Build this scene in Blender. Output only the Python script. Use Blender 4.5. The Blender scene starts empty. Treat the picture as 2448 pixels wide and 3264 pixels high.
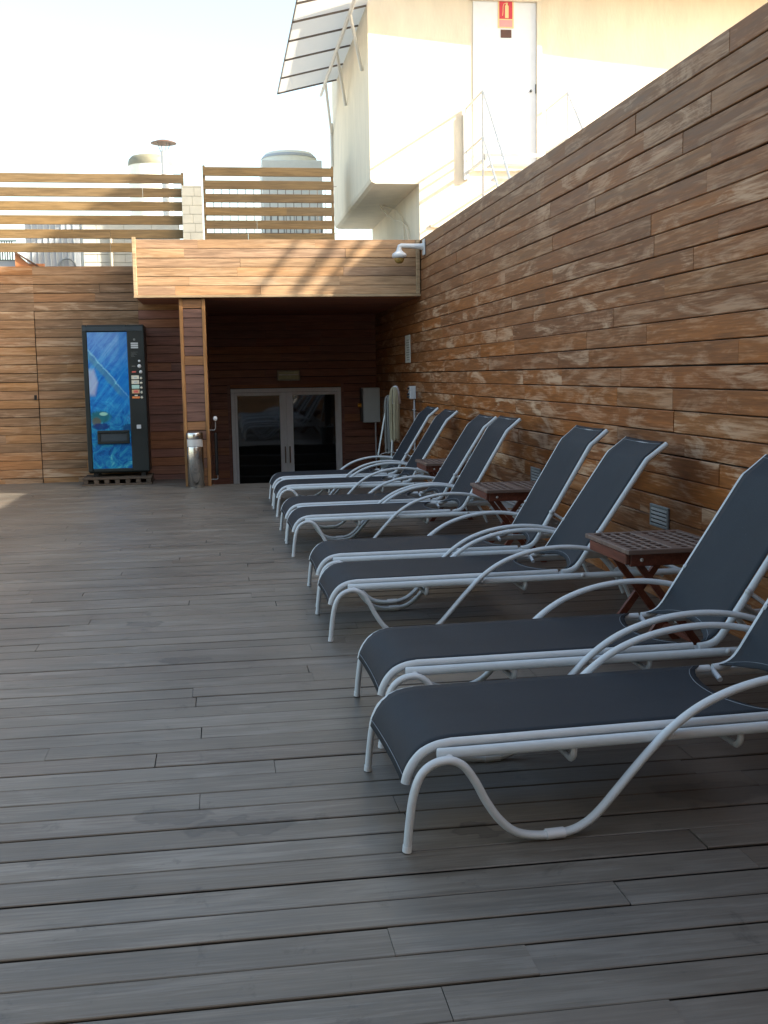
import bpy, math, random
from mathutils import Vector, Matrix
R = random.Random(7)
S = bpy.context.scene
C = S.collection

# ------------------------------------------------------------------ camera
FPX = 3500.0
Xc = Vector((0.98886, -0.03471, 0.14464)); Yc = Vector((-0.14782, -0.12033, 0.98170))
Xc.normalize(); Yc.normalize(); Zc = Xc.cross(Yc); Zc.normalize()
if Zc.y > 0: Zc = -Zc
# rows X, Y, Z are world axes written in camera coordinates (x right, y down, z forward)
right = Vector((Xc.x, Yc.x, Zc.x)); down = Vector((Xc.y, Yc.y, Zc.y)); fwd = Vector((Xc.z, Yc.z, Zc.z))
cd = bpy.data.cameras.new('camera'); cam = bpy.data.objects.new('camera', cd); C.objects.link(cam)
m = Matrix((( right.x, -down.x, -fwd.x), (right.y, -down.y, -fwd.y), (right.z, -down.z, -fwd.z)))
cam.matrix_world = Matrix.Translation((0, 0, 1.35)) @ m.to_4x4()
cd.sensor_fit = 'VERTICAL'; cd.sensor_height = 24.0; cd.lens = 24.0 * FPX / 3264.0
cd.clip_start = 0.05; cd.clip_end = 2000
S.camera = cam

# ------------------------------------------------------------------ sky, sun, exposure
RY, SZ = 0.45, 0.615                       # sun travel: (-1, RY, -SZ)
sun_to = Vector((1, -RY, SZ)).normalized()
elev = math.asin(sun_to.z); azi = math.atan2(sun_to.x, sun_to.y)
W = bpy.data.worlds.new('World'); S.world = W; W.use_nodes = True
wn = W.node_tree.nodes; wl = W.node_tree.links
bg = wn['Background']; sky = wn.new('ShaderNodeTexSky'); sky.sky_type = 'NISHITA'
sky.sun_disc = False; sky.sun_elevation = elev; sky.sun_rotation = azi
sky.air_density = 1.0; sky.dust_density = 2.5; sky.ozone_density = 1.0
wt = wn.new('ShaderNodeMix'); wt.data_type = 'RGBA'; wt.blend_type = 'MULTIPLY'; wt.inputs[0].default_value = 1
wl.new(sky.outputs[0], wt.inputs[6]); wt.inputs[7].default_value = (0.98, 0.91, 0.76, 1)      # the camera's white balance
wl.new(wt.outputs[2], bg.inputs[0]); bg.inputs[1].default_value = 0.15
ld = bpy.data.lights.new('sun', 'SUN'); ld.energy = 3.3; ld.angle = math.radians(0.53); ld.color = (1, 0.91, 0.76)
lo = bpy.data.objects.new('sun', ld); C.objects.link(lo)
lo.rotation_euler = sun_to.to_track_quat('Z', 'Y').to_euler(); lo.location = (6, -3, 12)
S.view_settings.view_transform = 'Standard'; S.view_settings.look = 'None'
S.view_settings.exposure = 2.0; S.view_settings.gamma = 1

# ------------------------------------------------------------------ materials
def newmat(name):
    mt = bpy.data.materials.new(name); mt.use_nodes = True
    nt = mt.node_tree; b = nt.nodes['Principled BSDF']
    return mt, nt, b
def nd(nt, typ, **kw):
    n = nt.nodes.new(typ)
    for k, v in kw.items():
        if k.startswith('i_'):
            key = k[2:]
            n.inputs[int(key) if key.isdigit() else key.replace('_', ' ')].default_value = v
        else: setattr(n, k, v)
    return n
def ramp(nt, fac, stops):
    r = nt.nodes.new('ShaderNodeValToRGB'); e = r.color_ramp.elements
    while len(e) > 1: e.remove(e[-1])
    for i, (p, c) in enumerate(stops):
        if i == 0: e[0].position = p; el = e[0]
        else: el = e.new(p)
        c = c if isinstance(c, (tuple, list)) else (c, c, c)
        el.color = (c[0], c[1], c[2], 1)
    nt.links.new(fac, r.inputs[0]); return r.outputs[0]
def mix(nt, fac, a, b, typ='MIX'):
    n = nt.nodes.new('ShaderNodeMix'); n.data_type = 'RGBA'; n.blend_type = typ
    for s, v in ((n.inputs[0], fac), (n.inputs[6], a), (n.inputs[7], b)):
        if hasattr(v, 'links'): nt.links.new(v, s)
        elif isinstance(v, (int, float)): s.default_value = v
        else: s.default_value = (v[0], v[1], v[2], 1)
    return n.outputs[2]
def mth(nt, op, a, b=0.0, clamp=False):
    n = nt.nodes.new('ShaderNodeMath'); n.operation = op; n.use_clamp = clamp
    for s, v in ((n.inputs[0], a), (n.inputs[1], b)):
        if hasattr(v, 'links'): nt.links.new(v, s)
        else: s.default_value = v
    return n.outputs[0]
def noise(nt, vec, scale, detail=4, rough=0.55, dist=0.0):
    n = nd(nt, 'ShaderNodeTexNoise'); n.inputs['Scale'].default_value = scale
    n.inputs['Detail'].default_value = detail; n.inputs['Roughness'].default_value = rough
    n.inputs['Distortion'].default_value = dist; nt.links.new(vec, n.inputs['Vector']); return n.outputs['Fac']
def vmul(nt, v, s):
    n = nt.nodes.new('ShaderNodeVectorMath'); n.operation = 'MULTIPLY'
    nt.links.new(v, n.inputs[0]); n.inputs[1].default_value = s; return n.outputs[0]
def vadd(nt, a, b):
    n = nt.nodes.new('ShaderNodeVectorMath'); n.operation = 'ADD'
    nt.links.new(a, n.inputs[0])
    if hasattr(b, 'links'): nt.links.new(b, n.inputs[1])
    else: n.inputs[1].default_value = b
    return n.outputs[0]
def bump(nt, b, h, strength, dist=0.01):
    n = nt.nodes.new('ShaderNodeBump'); n.inputs['Strength'].default_value = strength
    n.inputs['Distance'].default_value = dist; nt.links.new(h, n.inputs['Height']); nt.links.new(n.outputs[0], b.inputs['Normal'])

def wood(name, axis, tones, weather, wamt, rough=0.55, bleach_z=None, shelter_shade=None, gc=1.0, grime=False, stain=None, figure=True, spec=0.4, spread=1.0):
    """axis = grain direction 0/1/2; tones = ramp stops over the board's own random number"""
    mt, nt, b = newmat(name)
    tc = nd(nt, 'ShaderNodeTexCoord'); geo = nd(nt, 'ShaderNodeNewGeometry')
    rnd = geo.outputs['Random Per Island']
    cmb = nd(nt, 'ShaderNodeCombineXYZ')
    nt.links.new(mth(nt, 'MULTIPLY', rnd, 71.0), cmb.inputs[0]); nt.links.new(mth(nt, 'MULTIPLY', rnd, 37.0), cmb.inputs[1]); nt.links.new(mth(nt, 'MULTIPLY', rnd, 53.0), cmb.inputs[2])
    base = tc.outputs['Object']
    v = vadd(nt, base, cmb.outputs[0])
    sc = [14.0, 14.0, 14.0]; sc[axis] = 0.9
    v1 = vmul(nt, v, sc)
    sc2 = [9.0, 9.0, 9.0]; sc2[axis] = 1.9
    v2 = vmul(nt, v, sc2)
    sc3 = [55.0, 55.0, 55.0]; sc3[axis] = 2.5
    v3 = vmul(nt, v, sc3)
    grain = noise(nt, v1, 1.6, 6, 0.6, 0.6)
    fine = noise(nt, v3, 1.8, 3, 0.6)
    patch = noise(nt, v2, 0.8, 7, 0.66, 0.9)
    big = noise(nt, v, 0.9, 3, 0.5)
    col = ramp(nt, rnd, tones)
    g = ramp(nt, grain, [(0.25, 1 - 0.38 * gc), (0.5, 1 - 0.05 * gc), (0.75, 1 + 0.28 * gc)])
    col = mix(nt, 1.0, col, g, 'MULTIPLY')
    f = ramp(nt, fine, [(0.3, 0.68), (0.7, 1.28)])
    col = mix(nt, 0.8 * min(1, 0.35 + 0.65 * gc), col, f, 'MULTIPLY')
    # bleached, weathered figure
    lo_, hi_ = 0.49, 0.66
    chat = mth(nt, 'ADD', mth(nt, 'MULTIPLY', mth(nt, 'SUBTRACT', fine, 0.5), 0.35), mth(nt, 'MULTIPLY', mth(nt, 'SUBTRACT', grain, 0.5), 0.35))
    msk = ramp(nt, mth(nt, 'ADD', patch, chat), [(lo_, 0.0), (hi_, 1.0)])
    amt = mth(nt, 'MULTIPLY', msk, wamt)
    r2 = mth(nt, 'FRACT', mth(nt, 'MULTIPLY', rnd, 17.3))
    amt = mth(nt, 'MULTIPLY', amt, mth(nt, 'ADD', mth(nt, 'MULTIPLY', r2, 0.9 * spread), 1.0 - 0.6 * spread), True)
    amt = mth(nt, 'MULTIPLY', amt, ramp(nt, big, [(0.35, 0.55), (0.65, 1.0)]), True)
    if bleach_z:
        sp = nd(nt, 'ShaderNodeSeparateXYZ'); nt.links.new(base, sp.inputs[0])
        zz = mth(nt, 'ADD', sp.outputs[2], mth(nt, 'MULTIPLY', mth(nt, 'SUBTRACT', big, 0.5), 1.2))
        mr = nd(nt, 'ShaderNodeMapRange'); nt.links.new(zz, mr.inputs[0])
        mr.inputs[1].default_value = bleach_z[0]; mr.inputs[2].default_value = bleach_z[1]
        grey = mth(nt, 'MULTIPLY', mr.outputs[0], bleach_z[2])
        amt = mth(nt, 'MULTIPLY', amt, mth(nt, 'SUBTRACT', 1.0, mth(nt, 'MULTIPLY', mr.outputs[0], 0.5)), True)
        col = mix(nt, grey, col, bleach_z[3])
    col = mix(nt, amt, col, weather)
    if shelter_shade:  # unweathered sheltered wood; on the wall canopy shade is painted in too
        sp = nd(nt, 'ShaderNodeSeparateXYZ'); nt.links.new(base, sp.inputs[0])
        mr = nd(nt, 'ShaderNodeMapRange'); nt.links.new(mth(nt, 'ADD', sp.outputs[shelter_shade[4]], mth(nt, 'MULTIPLY', mth(nt, 'SUBTRACT', big, 0.5), 1.0)), mr.inputs[0])
        mr.inputs[1].default_value = shelter_shade[0]; mr.inputs[2].default_value = shelter_shade[1]
        col = mix(nt, mth(nt, 'MULTIPLY', mr.outputs[0], shelter_shade[2]), col, mix(nt, 1.0, shelter_shade[3], g, 'MULTIPLY'))
    if stain:
        xy = nd(nt, 'ShaderNodeVectorMath', operation='ADD')
        nz = nd(nt, 'ShaderNodeTexNoise'); nz.inputs['Scale'].default_value = 9; nz.inputs['Detail'].default_value = 3
        nt.links.new(base, nz.inputs['Vector'])
        off = nd(nt, 'ShaderNodeVectorMath', operation='SCALE'); nt.links.new(nz.outputs['Color'], off.inputs[0]); off.inputs['Scale'].default_value = 0.22
        w0 = vadd(nt, base, off.outputs[0])
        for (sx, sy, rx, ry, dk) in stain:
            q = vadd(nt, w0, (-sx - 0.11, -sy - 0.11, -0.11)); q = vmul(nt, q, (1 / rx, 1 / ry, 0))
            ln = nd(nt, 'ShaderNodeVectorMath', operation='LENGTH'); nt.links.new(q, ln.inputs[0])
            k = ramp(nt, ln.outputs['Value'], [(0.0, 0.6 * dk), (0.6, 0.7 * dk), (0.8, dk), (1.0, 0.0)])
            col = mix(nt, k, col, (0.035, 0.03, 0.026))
    if grime:
        so = noise(nt, base, 1.1, 5, 0.6, 0.4); col = mix(nt, 1.0, col, ramp(nt, so, [(0.3, 0.74), (0.5, 1.0), (0.7, 1.16)]), 'MULTIPLY')
        dk_ = noise(nt, base, 7.0, 6, 0.7, 0.6); col = mix(nt, 1.0, col, ramp(nt, dk_, [(0.30, 0.62), (0.40, 1.0)]), 'MULTIPLY')
    if grime:                                                   # dirt down in the joints
        sp = nd(nt, 'ShaderNodeSeparateXYZ'); nt.links.new(base, sp.inputs[0])
        dirt = ramp(nt, mth(nt, 'ADD', mth(nt, 'MULTIPLY', sp.outputs[2], 100.0), 1.0), [(0.45, 1.0), (0.72, 0.0)])
        col = mix(nt, dirt, col, (0.012, 0.010, 0.009))
    nt.links.new(col, b.inputs['Base Color'])
    rr = ramp(nt, grain, [(0.2, rough - 0.1), (0.8, rough + 0.15)])
    nt.links.new(rr, b.inputs['Roughness'])
    b.inputs['Specular IOR Level'].default_value = spec
    h = mth(nt, 'ADD', mth(nt, 'MULTIPLY', grain, 0.5), mth(nt, 'MULTIPLY', fine, 0.5))
    bump(nt, b, h, 0.35, 0.004)
    return mt

def plain(name, color, rough=0.5, metal=0.0, var=0.12, scale=8.0, bumps=0.0, spec=0.5, vscale=(1, 1, 1), detail=5):
    mt, nt, b = newmat(name)
    tc = nd(nt, 'ShaderNodeTexCoord'); v = vmul(nt, tc.outputs['Object'], vscale)
    n = noise(nt, v, scale, detail, 0.6, 0.3)
    k = ramp(nt, n, [(0.3, 1 - var), (0.7, 1 + var)])
    col = mix(nt, 1.0, color, k, 'MULTIPLY')
    nt.links.new(col, b.inputs['Base Color'])
    nt.links.new(ramp(nt, n, [(0.3, max(0.02, rough - 0.06)), (0.7, rough + 0.06)]), b.inputs['Roughness'])
    b.inputs['Metallic'].default_value = metal; b.inputs['Specular IOR Level'].default_value = spec
    if bumps:
        n2 = noise(nt, v, scale * 6, 4, 0.6); bump(nt, b, n2, bumps, 0.01)
    return mt

M = {}
ipe = [(0.0, (0.235, 0.080, 0.024)), (0.2, (0.285, 0.102, 0.027)), (0.4, (0.20, 0.076, 0.028)), (0.6, (0.32, 0.106, 0.020)), (0.8, (0.24, 0.094, 0.034)), (1.0, (0.30, 0.120, 0.034))]
M['wall_wood'] = wood('weathered_cladding', 1, ipe, (0.58, 0.40, 0.265), 0.82, 0.55, bleach_z=(1.1, 3.2, 0.55, (0.165, 0.106, 0.064)), spec=0.25, shelter_shade=(12.7, 14.5, 0.92, (0.11, 0.038, 0.018), 1))  # far end darkened for the porch canopy's shade and its redder boards
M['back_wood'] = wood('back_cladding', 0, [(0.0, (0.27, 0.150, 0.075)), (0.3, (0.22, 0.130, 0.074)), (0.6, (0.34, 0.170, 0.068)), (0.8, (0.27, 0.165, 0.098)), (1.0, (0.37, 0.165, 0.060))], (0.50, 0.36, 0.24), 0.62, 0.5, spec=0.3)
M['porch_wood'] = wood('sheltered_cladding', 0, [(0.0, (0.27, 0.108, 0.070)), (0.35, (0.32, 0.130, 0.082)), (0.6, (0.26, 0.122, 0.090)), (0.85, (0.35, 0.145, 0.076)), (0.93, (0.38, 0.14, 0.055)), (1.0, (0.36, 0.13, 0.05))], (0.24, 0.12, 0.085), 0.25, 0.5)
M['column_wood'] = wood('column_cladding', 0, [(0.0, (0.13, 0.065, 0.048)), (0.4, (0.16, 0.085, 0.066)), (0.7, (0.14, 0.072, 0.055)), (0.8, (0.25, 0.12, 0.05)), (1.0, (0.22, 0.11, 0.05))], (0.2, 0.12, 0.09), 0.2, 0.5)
M['fascia_wood'] = wood('fascia_cladding', 0, [(0.0, (0.33, 0.20, 0.11)), (0.3, (0.38, 0.235, 0.125)), (0.55, (0.30, 0.19, 0.12)), (0.8, (0.42, 0.235, 0.11)), (1.0, (0.44, 0.29, 0.17))], (0.5, 0.38, 0.26), 0.5, 0.5)
M['trim_wood'] = wood('oiled_trim', 2, [(0.0, (0.30, 0.14, 0.05)), (1.0, (0.33, 0.165, 0.06))], (0.38, 0.24, 0.12), 0.3, 0.45)
M['cap_wood'] = wood('pale_trim', 0, [(0.0, (0.40, 0.28, 0.16)), (1.0, (0.46, 0.33, 0.20))], (0.5, 0.4, 0.28), 0.4, 0.5)
M['slat_wood'] = wood('fence_slats', 0, [(0.0, (0.20, 0.125, 0.052)), (0.5, (0.23, 0.145, 0.058)), (1.0, (0.18, 0.12, 0.058))], (0.27, 0.20, 0.12), 0.35, 0.5)
M['table_wood'] = wood('table_teak', 1, [(0.0, (0.11, 0.030, 0.016)), (1.0, (0.14, 0.038, 0.020))], (0.17, 0.075, 0.05), 0.3, 0.42)
M['table_top_wood'] = wood('table_top_teak', 0, [(0.0, (0.135, 0.088, 0.070)), (1.0, (0.16, 0.105, 0.084))], (0.24, 0.18, 0.15), 0.4, 0.5)
M['pallet_wood'] = wood('pallet_wood', 0, [(0.0, (0.06, 0.043, 0.030)), (1.0, (0.085, 0.06, 0.042))], (0.13, 0.10, 0.075), 0.4, 0.7)
deck_t = [(0.0, (0.128, 0.108, 0.084)), (0.2, (0.146, 0.127, 0.102)), (0.4, (0.121, 0.104, 0.083)), (0.6, (0.154, 0.135, 0.110)), (0.8, (0.134, 0.109, 0.085)), (1.0, (0.158, 0.138, 0.112))]
M['deck_wood'] = wood('weathered_decking', 0, deck_t, (0.250, 0.230, 0.202), 0.6, 0.42, spec=0.5, gc=0.5, grime=True, shelter_shade=(0.3, 1.9, 0.7, (0.072, 0.050, 0.038), 0),
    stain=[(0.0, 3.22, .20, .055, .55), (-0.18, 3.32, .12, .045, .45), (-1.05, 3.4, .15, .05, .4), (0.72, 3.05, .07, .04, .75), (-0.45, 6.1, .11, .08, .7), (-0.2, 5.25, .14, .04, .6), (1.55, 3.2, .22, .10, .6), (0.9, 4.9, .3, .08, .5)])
M['backing'] = plain('dark_backing', (0.012, 0.010, 0.009), 0.9, var=0.1)
M['alu_white'] = plain('white_coated_tube', (0.55, 0.585, 0.61), 0.34, 0.0, var=0.05, scale=14)
M['plastic'] = plain('white_plastic', (0.62, 0.64, 0.66), 0.45, var=0.04)
def fabric():
    mt, nt, b = newmat('charcoal_mesh_fabric')
    tc = nd(nt, 'ShaderNodeTexCoord'); v = tc.outputs['Object']
    n = noise(nt, vmul(nt, v, (1, 1, 1)), 5, 4, 0.6)
    w = noise(nt, vmul(nt, v, (380, 380, 380)), 1.0, 2, 0.5)
    sp = noise(nt, v, 95, 2, 0.5)
    col = ramp(nt, n, [(0.3, (0.016, 0.021, 0.028)), (0.7, (0.021, 0.027, 0.035))])
    col = mix(nt, 0.6, col, ramp(nt, w, [(0.3, 0.7), (0.7, 1.35)]), 'MULTIPLY')
    col = mix(nt, ramp(nt, sp, [(0.74, 0.0), (0.80, 0.5)]), col, (0.16, 0.17, 0.17))
    nt.links.new(col, b.inputs['Base Color']); b.inputs['Roughness'].default_value = 0.62
    b.inputs['Specular IOR Level'].default_value = 0.2
    bump(nt, b, w, 0.35, 0.002)
    return mt
M['fabric'] = fabric()
M['stitch'] = plain('pale_stitching', (0.22, 0.24, 0.27), 0.8)
M['stucco'] = plain('cream_render', (0.78, 0.69, 0.55), 0.9, var=0.07, scale=2.0, bumps=0.35, vscale=(2.2, 2.2, 0.7))
M['brick_mortar'] = plain('mortar', (0.42, 0.40, 0.34), 0.9)
M['brick'] = plain('cream_block', (0.62, 0.60, 0.52), 0.85, var=0.08, scale=6, bumps=0.2)
M['white_door'] = plain('white_door_paint', (0.78, 0.80, 0.83), 0.45, var=0.03)
M['white_metal'] = plain('white_painted_metal', (0.72, 0.71, 0.68), 0.45, var=0.06)
M['awning'] = plain('off_white_canvas', (0.80, 0.77, 0.72), 0.8, var=0.08, scale=3)
_nt = M['awning'].node_tree; _b = _nt.nodes['Principled BSDF']; _o = _nt.nodes['Material Output']
_t = _nt.nodes.new('ShaderNodeBsdfTranslucent'); _t.inputs[0].default_value = (0.92, 0.88, 0.82, 1); _m = _nt.nodes.new('ShaderNodeMixShader'); _m.inputs[0].default_value = 0.72
_nt.links.new(_b.outputs[0], _m.inputs[1]); _nt.links.new(_t.outputs[0], _m.inputs[2]); _nt.links.new(_m.outputs[0], _o.inputs[0])
M['dark_frame'] = plain('brown_grey_metal', (0.16, 0.13, 0.11), 0.5)
M['frame_grey'] = plain('grey_aluminium', (0.90, 0.91, 0.91), 0.35, 0.0, var=0.05, vscale=(3, 3, .6))
M['machine'] = plain('dark_green_plastic', (0.009, 0.015, 0.016), 0.38, var=0.12, scale=3)
M['machine_trim'] = plain('slate_plastic', (0.03, 0.045, 0.058), 0.35)
M['black'] = plain('black_plastic', (0.010, 0.010, 0.011), 0.4)
M['steel'] = plain('brushed_steel', (0.62, 0.60, 0.57), 0.22, 1.0, var=0.05, scale=40, vscale=(6, 6, .2))
M['steel_pale'] = plain('satin_steel', (0.62, 0.62, 0.62), 0.5, 0.4, var=0.05)
M['vent'] = plain('vent_steel', (0.52, 0.54, 0.55), 0.45, 0.3, var=0.05)
M['box_grey'] = plain('pale_grey_enclosure', (0.66, 0.72, 0.72), 0.45, var=0.04)
M['box_dark'] = plain('dark_grey_plastic', (0.09, 0.10, 0.10), 0.5)
M['knob_orange'] = plain('orange_plastic', (0.75, 0.32, 0.02), 0.4)
M['red'] = plain('red_sign', (0.62, 0.03, 0.05), 0.4, var=0.05)
M['pink'] = plain('pale_red_sign', (0.78, 0.34, 0.33), 0.5, var=0.05)
M['brownsign'] = plain('brown_plate', (0.10, 0.04, 0.025), 0.5)
M['yellowrim'] = plain('cream_yellow_rim', (0.80, 0.62, 0.30), 0.5, var=0.04)
M['mop_rag'] = plain('cream_mop_cloth', (0.34, 0.30, 0.20), 0.9, var=0.2, scale=6, vscale=(10, 10, 1), bumps=0.5)
M['mop_grey'] = plain('grey_mop_cloth', (0.20, 0.20, 0.19), 0.9, var=0.2, scale=6, vscale=(10, 10, 1), bumps=0.5)
M['galv'] = plain('grey_zinc', (0.26, 0.29, 0.30), 0.5, 0.3, var=0.15)
M['hvac'] = plain('grey_painted_metal', (0.44, 0.47, 0.50), 0.5, var=0.06)
M['hvac_pale'] = plain('pale_grey_metal', (0.66, 0.68, 0.65), 0.5, var=0.05)
M['rim_shade'] = plain('cream_rim_shade', (0.22, 0.21, 0.15), 0.6)  # shading around the dome top, put in as a darker ring colour
M['cream_metal'] = plain('cream_fibreglass', (0.80, 0.80, 0.70), 0.5, var=0.05)
M['rust'] = plain('brown_rust', (0.15, 0.085, 0.06), 0.6, 0.2, var=0.2)
M['orange'] = plain('orange_paint', (0.70, 0.28, 0.12), 0.6)
M['ground'] = plain('pale_city_ground', (0.28, 0.26, 0.23), 0.9, var=0.2, scale=0.05)
M['roof_gravel'] = plain('pale_roof_gravel', (0.5, 0.47, 0.42), 0.9, var=0.15, scale=3)
M['concrete'] = plain('concrete', (0.24, 0.23, 0.21), 0.85, var=0.15, scale=2, bumps=0.2)
M['label_pale'] = plain('pale_label', (0.62, 0.60, 0.50), 0.5, var=0.15, scale=60)
M['label_mint'] = plain('mint_label', (0.42, 0.62, 0.56), 0.5, var=0.1, scale=60)
M['label_red'] = plain('red_label', (0.62, 0.12, 0.10), 0.5, var=0.3, scale=70)
M['label_tan'] = plain('tan_label', (0.62, 0.40, 0.22), 0.5, var=0.2, scale=60)
M['label_orange'] = plain('orange_label', (0.70, 0.22, 0.06), 0.5, var=0.2, scale=60)
M['dull_text'] = plain('dull_print', (0.14, 0.15, 0.15), 0.6, var=0.3, scale=120)
M['lamp_glass'] = plain('green_tinted_lens', (0.40, 0.41, 0.20), 0.25, var=0.1)
M['lamp_frame'] = plain('grey_lens_frame', (0.50, 0.48, 0.38), 0.5)
M['amber'] = plain('amber_dome', (0.30, 0.20, 0.06), 0.15)
def glass():
    mt, nt, b = newmat('dark_glass')
    b.inputs['Base Color'].default_value = (0.012, 0.014, 0.015, 1); b.inputs['Roughness'].default_value = 0.03
    b.inputs['IOR'].default_value = 1.5; b.inputs['Specular IOR Level'].default_value = 1.0
    tc = nd(nt, 'ShaderNodeTexCoord'); bump(nt, b, noise(nt, tc.outputs['Object'], 1.3, 1), 0.06, 0.02)
    return mt
M['glass'] = glass()
def art():
    mt, nt, b = newmat('blue_printed_panel')
    tc = nd(nt, 'ShaderNodeTexCoord'); v = tc.outputs['Object']     # local x 0..0.56, z 0..1.7
    mp = nd(nt, 'ShaderNodeMapping'); mp.inputs['Rotation'].default_value = (0, math.radians(52), 0); mp.inputs['Scale'].default_value = (1, 1, 1)
    nt.links.new(v, mp.inputs[0])
    st = vmul(nt, mp.outputs[0], (1.5, 1, 13))
    streak = noise(nt, st, 1.3, 5, 0.6, 0.8)
    blob = noise(nt, v, 6.5, 8, 0.70, 1.6)
    deep = ramp(nt, streak, [(0.25, (0.015, 0.07, 0.42)), (0.45, (0.02, 0.17, 0.62)), (0.6, (0.04, 0.30, 0.72)), (0.75, (0.22, 0.34, 0.70))])
    sea = ramp(nt, blob, [(0.3, (0.006, 0.03, 0.16)), (0.45, (0.01, 0.12, 0.38)), (0.58, (0.03, 0.27, 0.45)), (0.70, (0.18, 0.50, 0.55)), (0.78, (0.5, 0.7, 0.66))])
    sp = nd(nt, 'ShaderNodeSeparateXYZ'); nt.links.new(v, sp.inputs[0])
    wob = mth(nt, 'MULTIPLY', mth(nt, 'SUBTRACT', blob, 0.5), 0.5)
    zf = mth(nt, 'ADD', sp.outputs[2], wob)
    col = mix(nt, ramp(nt, zf, [(0.0, 1.0), (0.55, 0.9), (0.80, 0.45), (1.0, 0.25)]), deep, sea)
    # pale violet sheen at the top
    col = mix(nt, mth(nt, 'MULTIPLY', ramp(nt, mth(nt, 'ADD', mth(nt, 'MULTIPLY', zf, 0.6), 0.0), [(0.72, 0.0), (1.0, 0.6)]), streak), col, (0.45, 0.50, 0.85))
    # diagonal dark ribbon with bright edge
    d = mth(nt, 'ADD', mth(nt, 'ADD', mth(nt, 'MULTIPLY', sp.outputs[0], 1.25), mth(nt, 'MULTIPLY', sp.outputs[2], 1.0)), mth(nt, 'MULTIPLY', wob, 0.25))
    col = mix(nt, mth(nt, 'MULTIPLY', ramp(nt, mth(nt, 'SUBTRACT', d, 0.95), [(0.42, 0.0), (0.47, 0.5), (0.53, 0.5), (0.56, 0.0)]), ramp(nt, sp.outputs[2], [(0.85, 0.0), (0.95, 1.0)])), col, (0.10, 0.22, 0.26))
    col = mix(nt, mth(nt, 'MULTIPLY', ramp(nt, mth(nt, 'SUBTRACT', d, 0.95), [(0.545, 0.0), (0.56, 0.5), (0.585, 0.0)]), ramp(nt, sp.outputs[2], [(0.85, 0.0), (0.95, 1.0)])), col, (0.42, 0.72, 0.74))
    # pink reflection painted into the print at the left edge
    bx_ = mth(nt, 'SUBTRACT', sp.outputs[0], 0.0); dz_ = mth(nt, 'ABSOLUTE', mth(nt, 'SUBTRACT', sp.outputs[2], 1.10))
    mm = mth(nt, 'MAXIMUM', mth(nt, 'MULTIPLY', mth(nt, 'ADD', bx_, mth(nt, 'MULTIPLY', dz_, 0.25)), 1 / 0.125), mth(nt, 'MULTIPLY', dz_, 1 / 0.19))
    col = mix(nt, ramp(nt, mth(nt, 'ADD', mm, mth(nt, 'MULTIPLY', wob, 0.3)), [(0.70, 0.6), (1.0, 0.0)]), col, (0.55, 0.50, 0.66))
    mr2 = mth(nt, 'MULTIPLY', ramp(nt, sp.outputs[0], [(0.36, 0.0), (0.40, 1.0)]), ramp(nt, mth(nt, 'ADD', sp.outputs[2], mth(nt, 'MULTIPLY', sp.outputs[0], -0.35)), [(0.55, 0.0), (0.75, 0.9), (0.999, 0.9), (1.0, 0.9)]))
    col = mix(nt, mth(nt, 'MULTIPLY', mr2, 0.55), col, (0.01, 0.16, 0.55))
    for (cx, cz, rx, rz, c_) in ((0.12, 0.66, 0.15, 0.09, (0.02, 0.12, 0.14)), (0.07, 0.60, 0.07, 0.07, (0.12, 0.10, 0.08)), (0.16, 0.70, 0.06, 0.025, (0.35, 0.6, 0.55)), (0.47, 0.52, 0.10, 0.055, (0.01, 0.05, 0.16)), (0.12, 0.54, 0.13, 0.05, (0.01, 0.03, 0.16))):
        q = vmul(nt, vadd(nt, vadd(nt, v, (-cx, 0, -cz)), (0, 0, 0)), (1 / rx, 0, 1 / rz))
        ln = nd(nt, 'ShaderNodeVectorMath', operation='LENGTH'); nt.links.new(q, ln.inputs[0])
        dd = mth(nt, 'ADD', ln.outputs['Value'], mth(nt, 'MULTIPLY', wob, 1.5))
        col = mix(nt, ramp(nt, dd, [(0.7, 0.85), (1.0, 0.0)]), col, c_)
    col = mix(nt, 1.0, col, (0.78, 0.95, 0.90), 'MULTIPLY')
    nt.links.new(col, b.inputs['Base Color']); b.inputs['Roughness'].default_value = 0.2; b.inputs['Specular IOR Level'].default_value = 0.3
    return mt
M['art'] = art()

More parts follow.
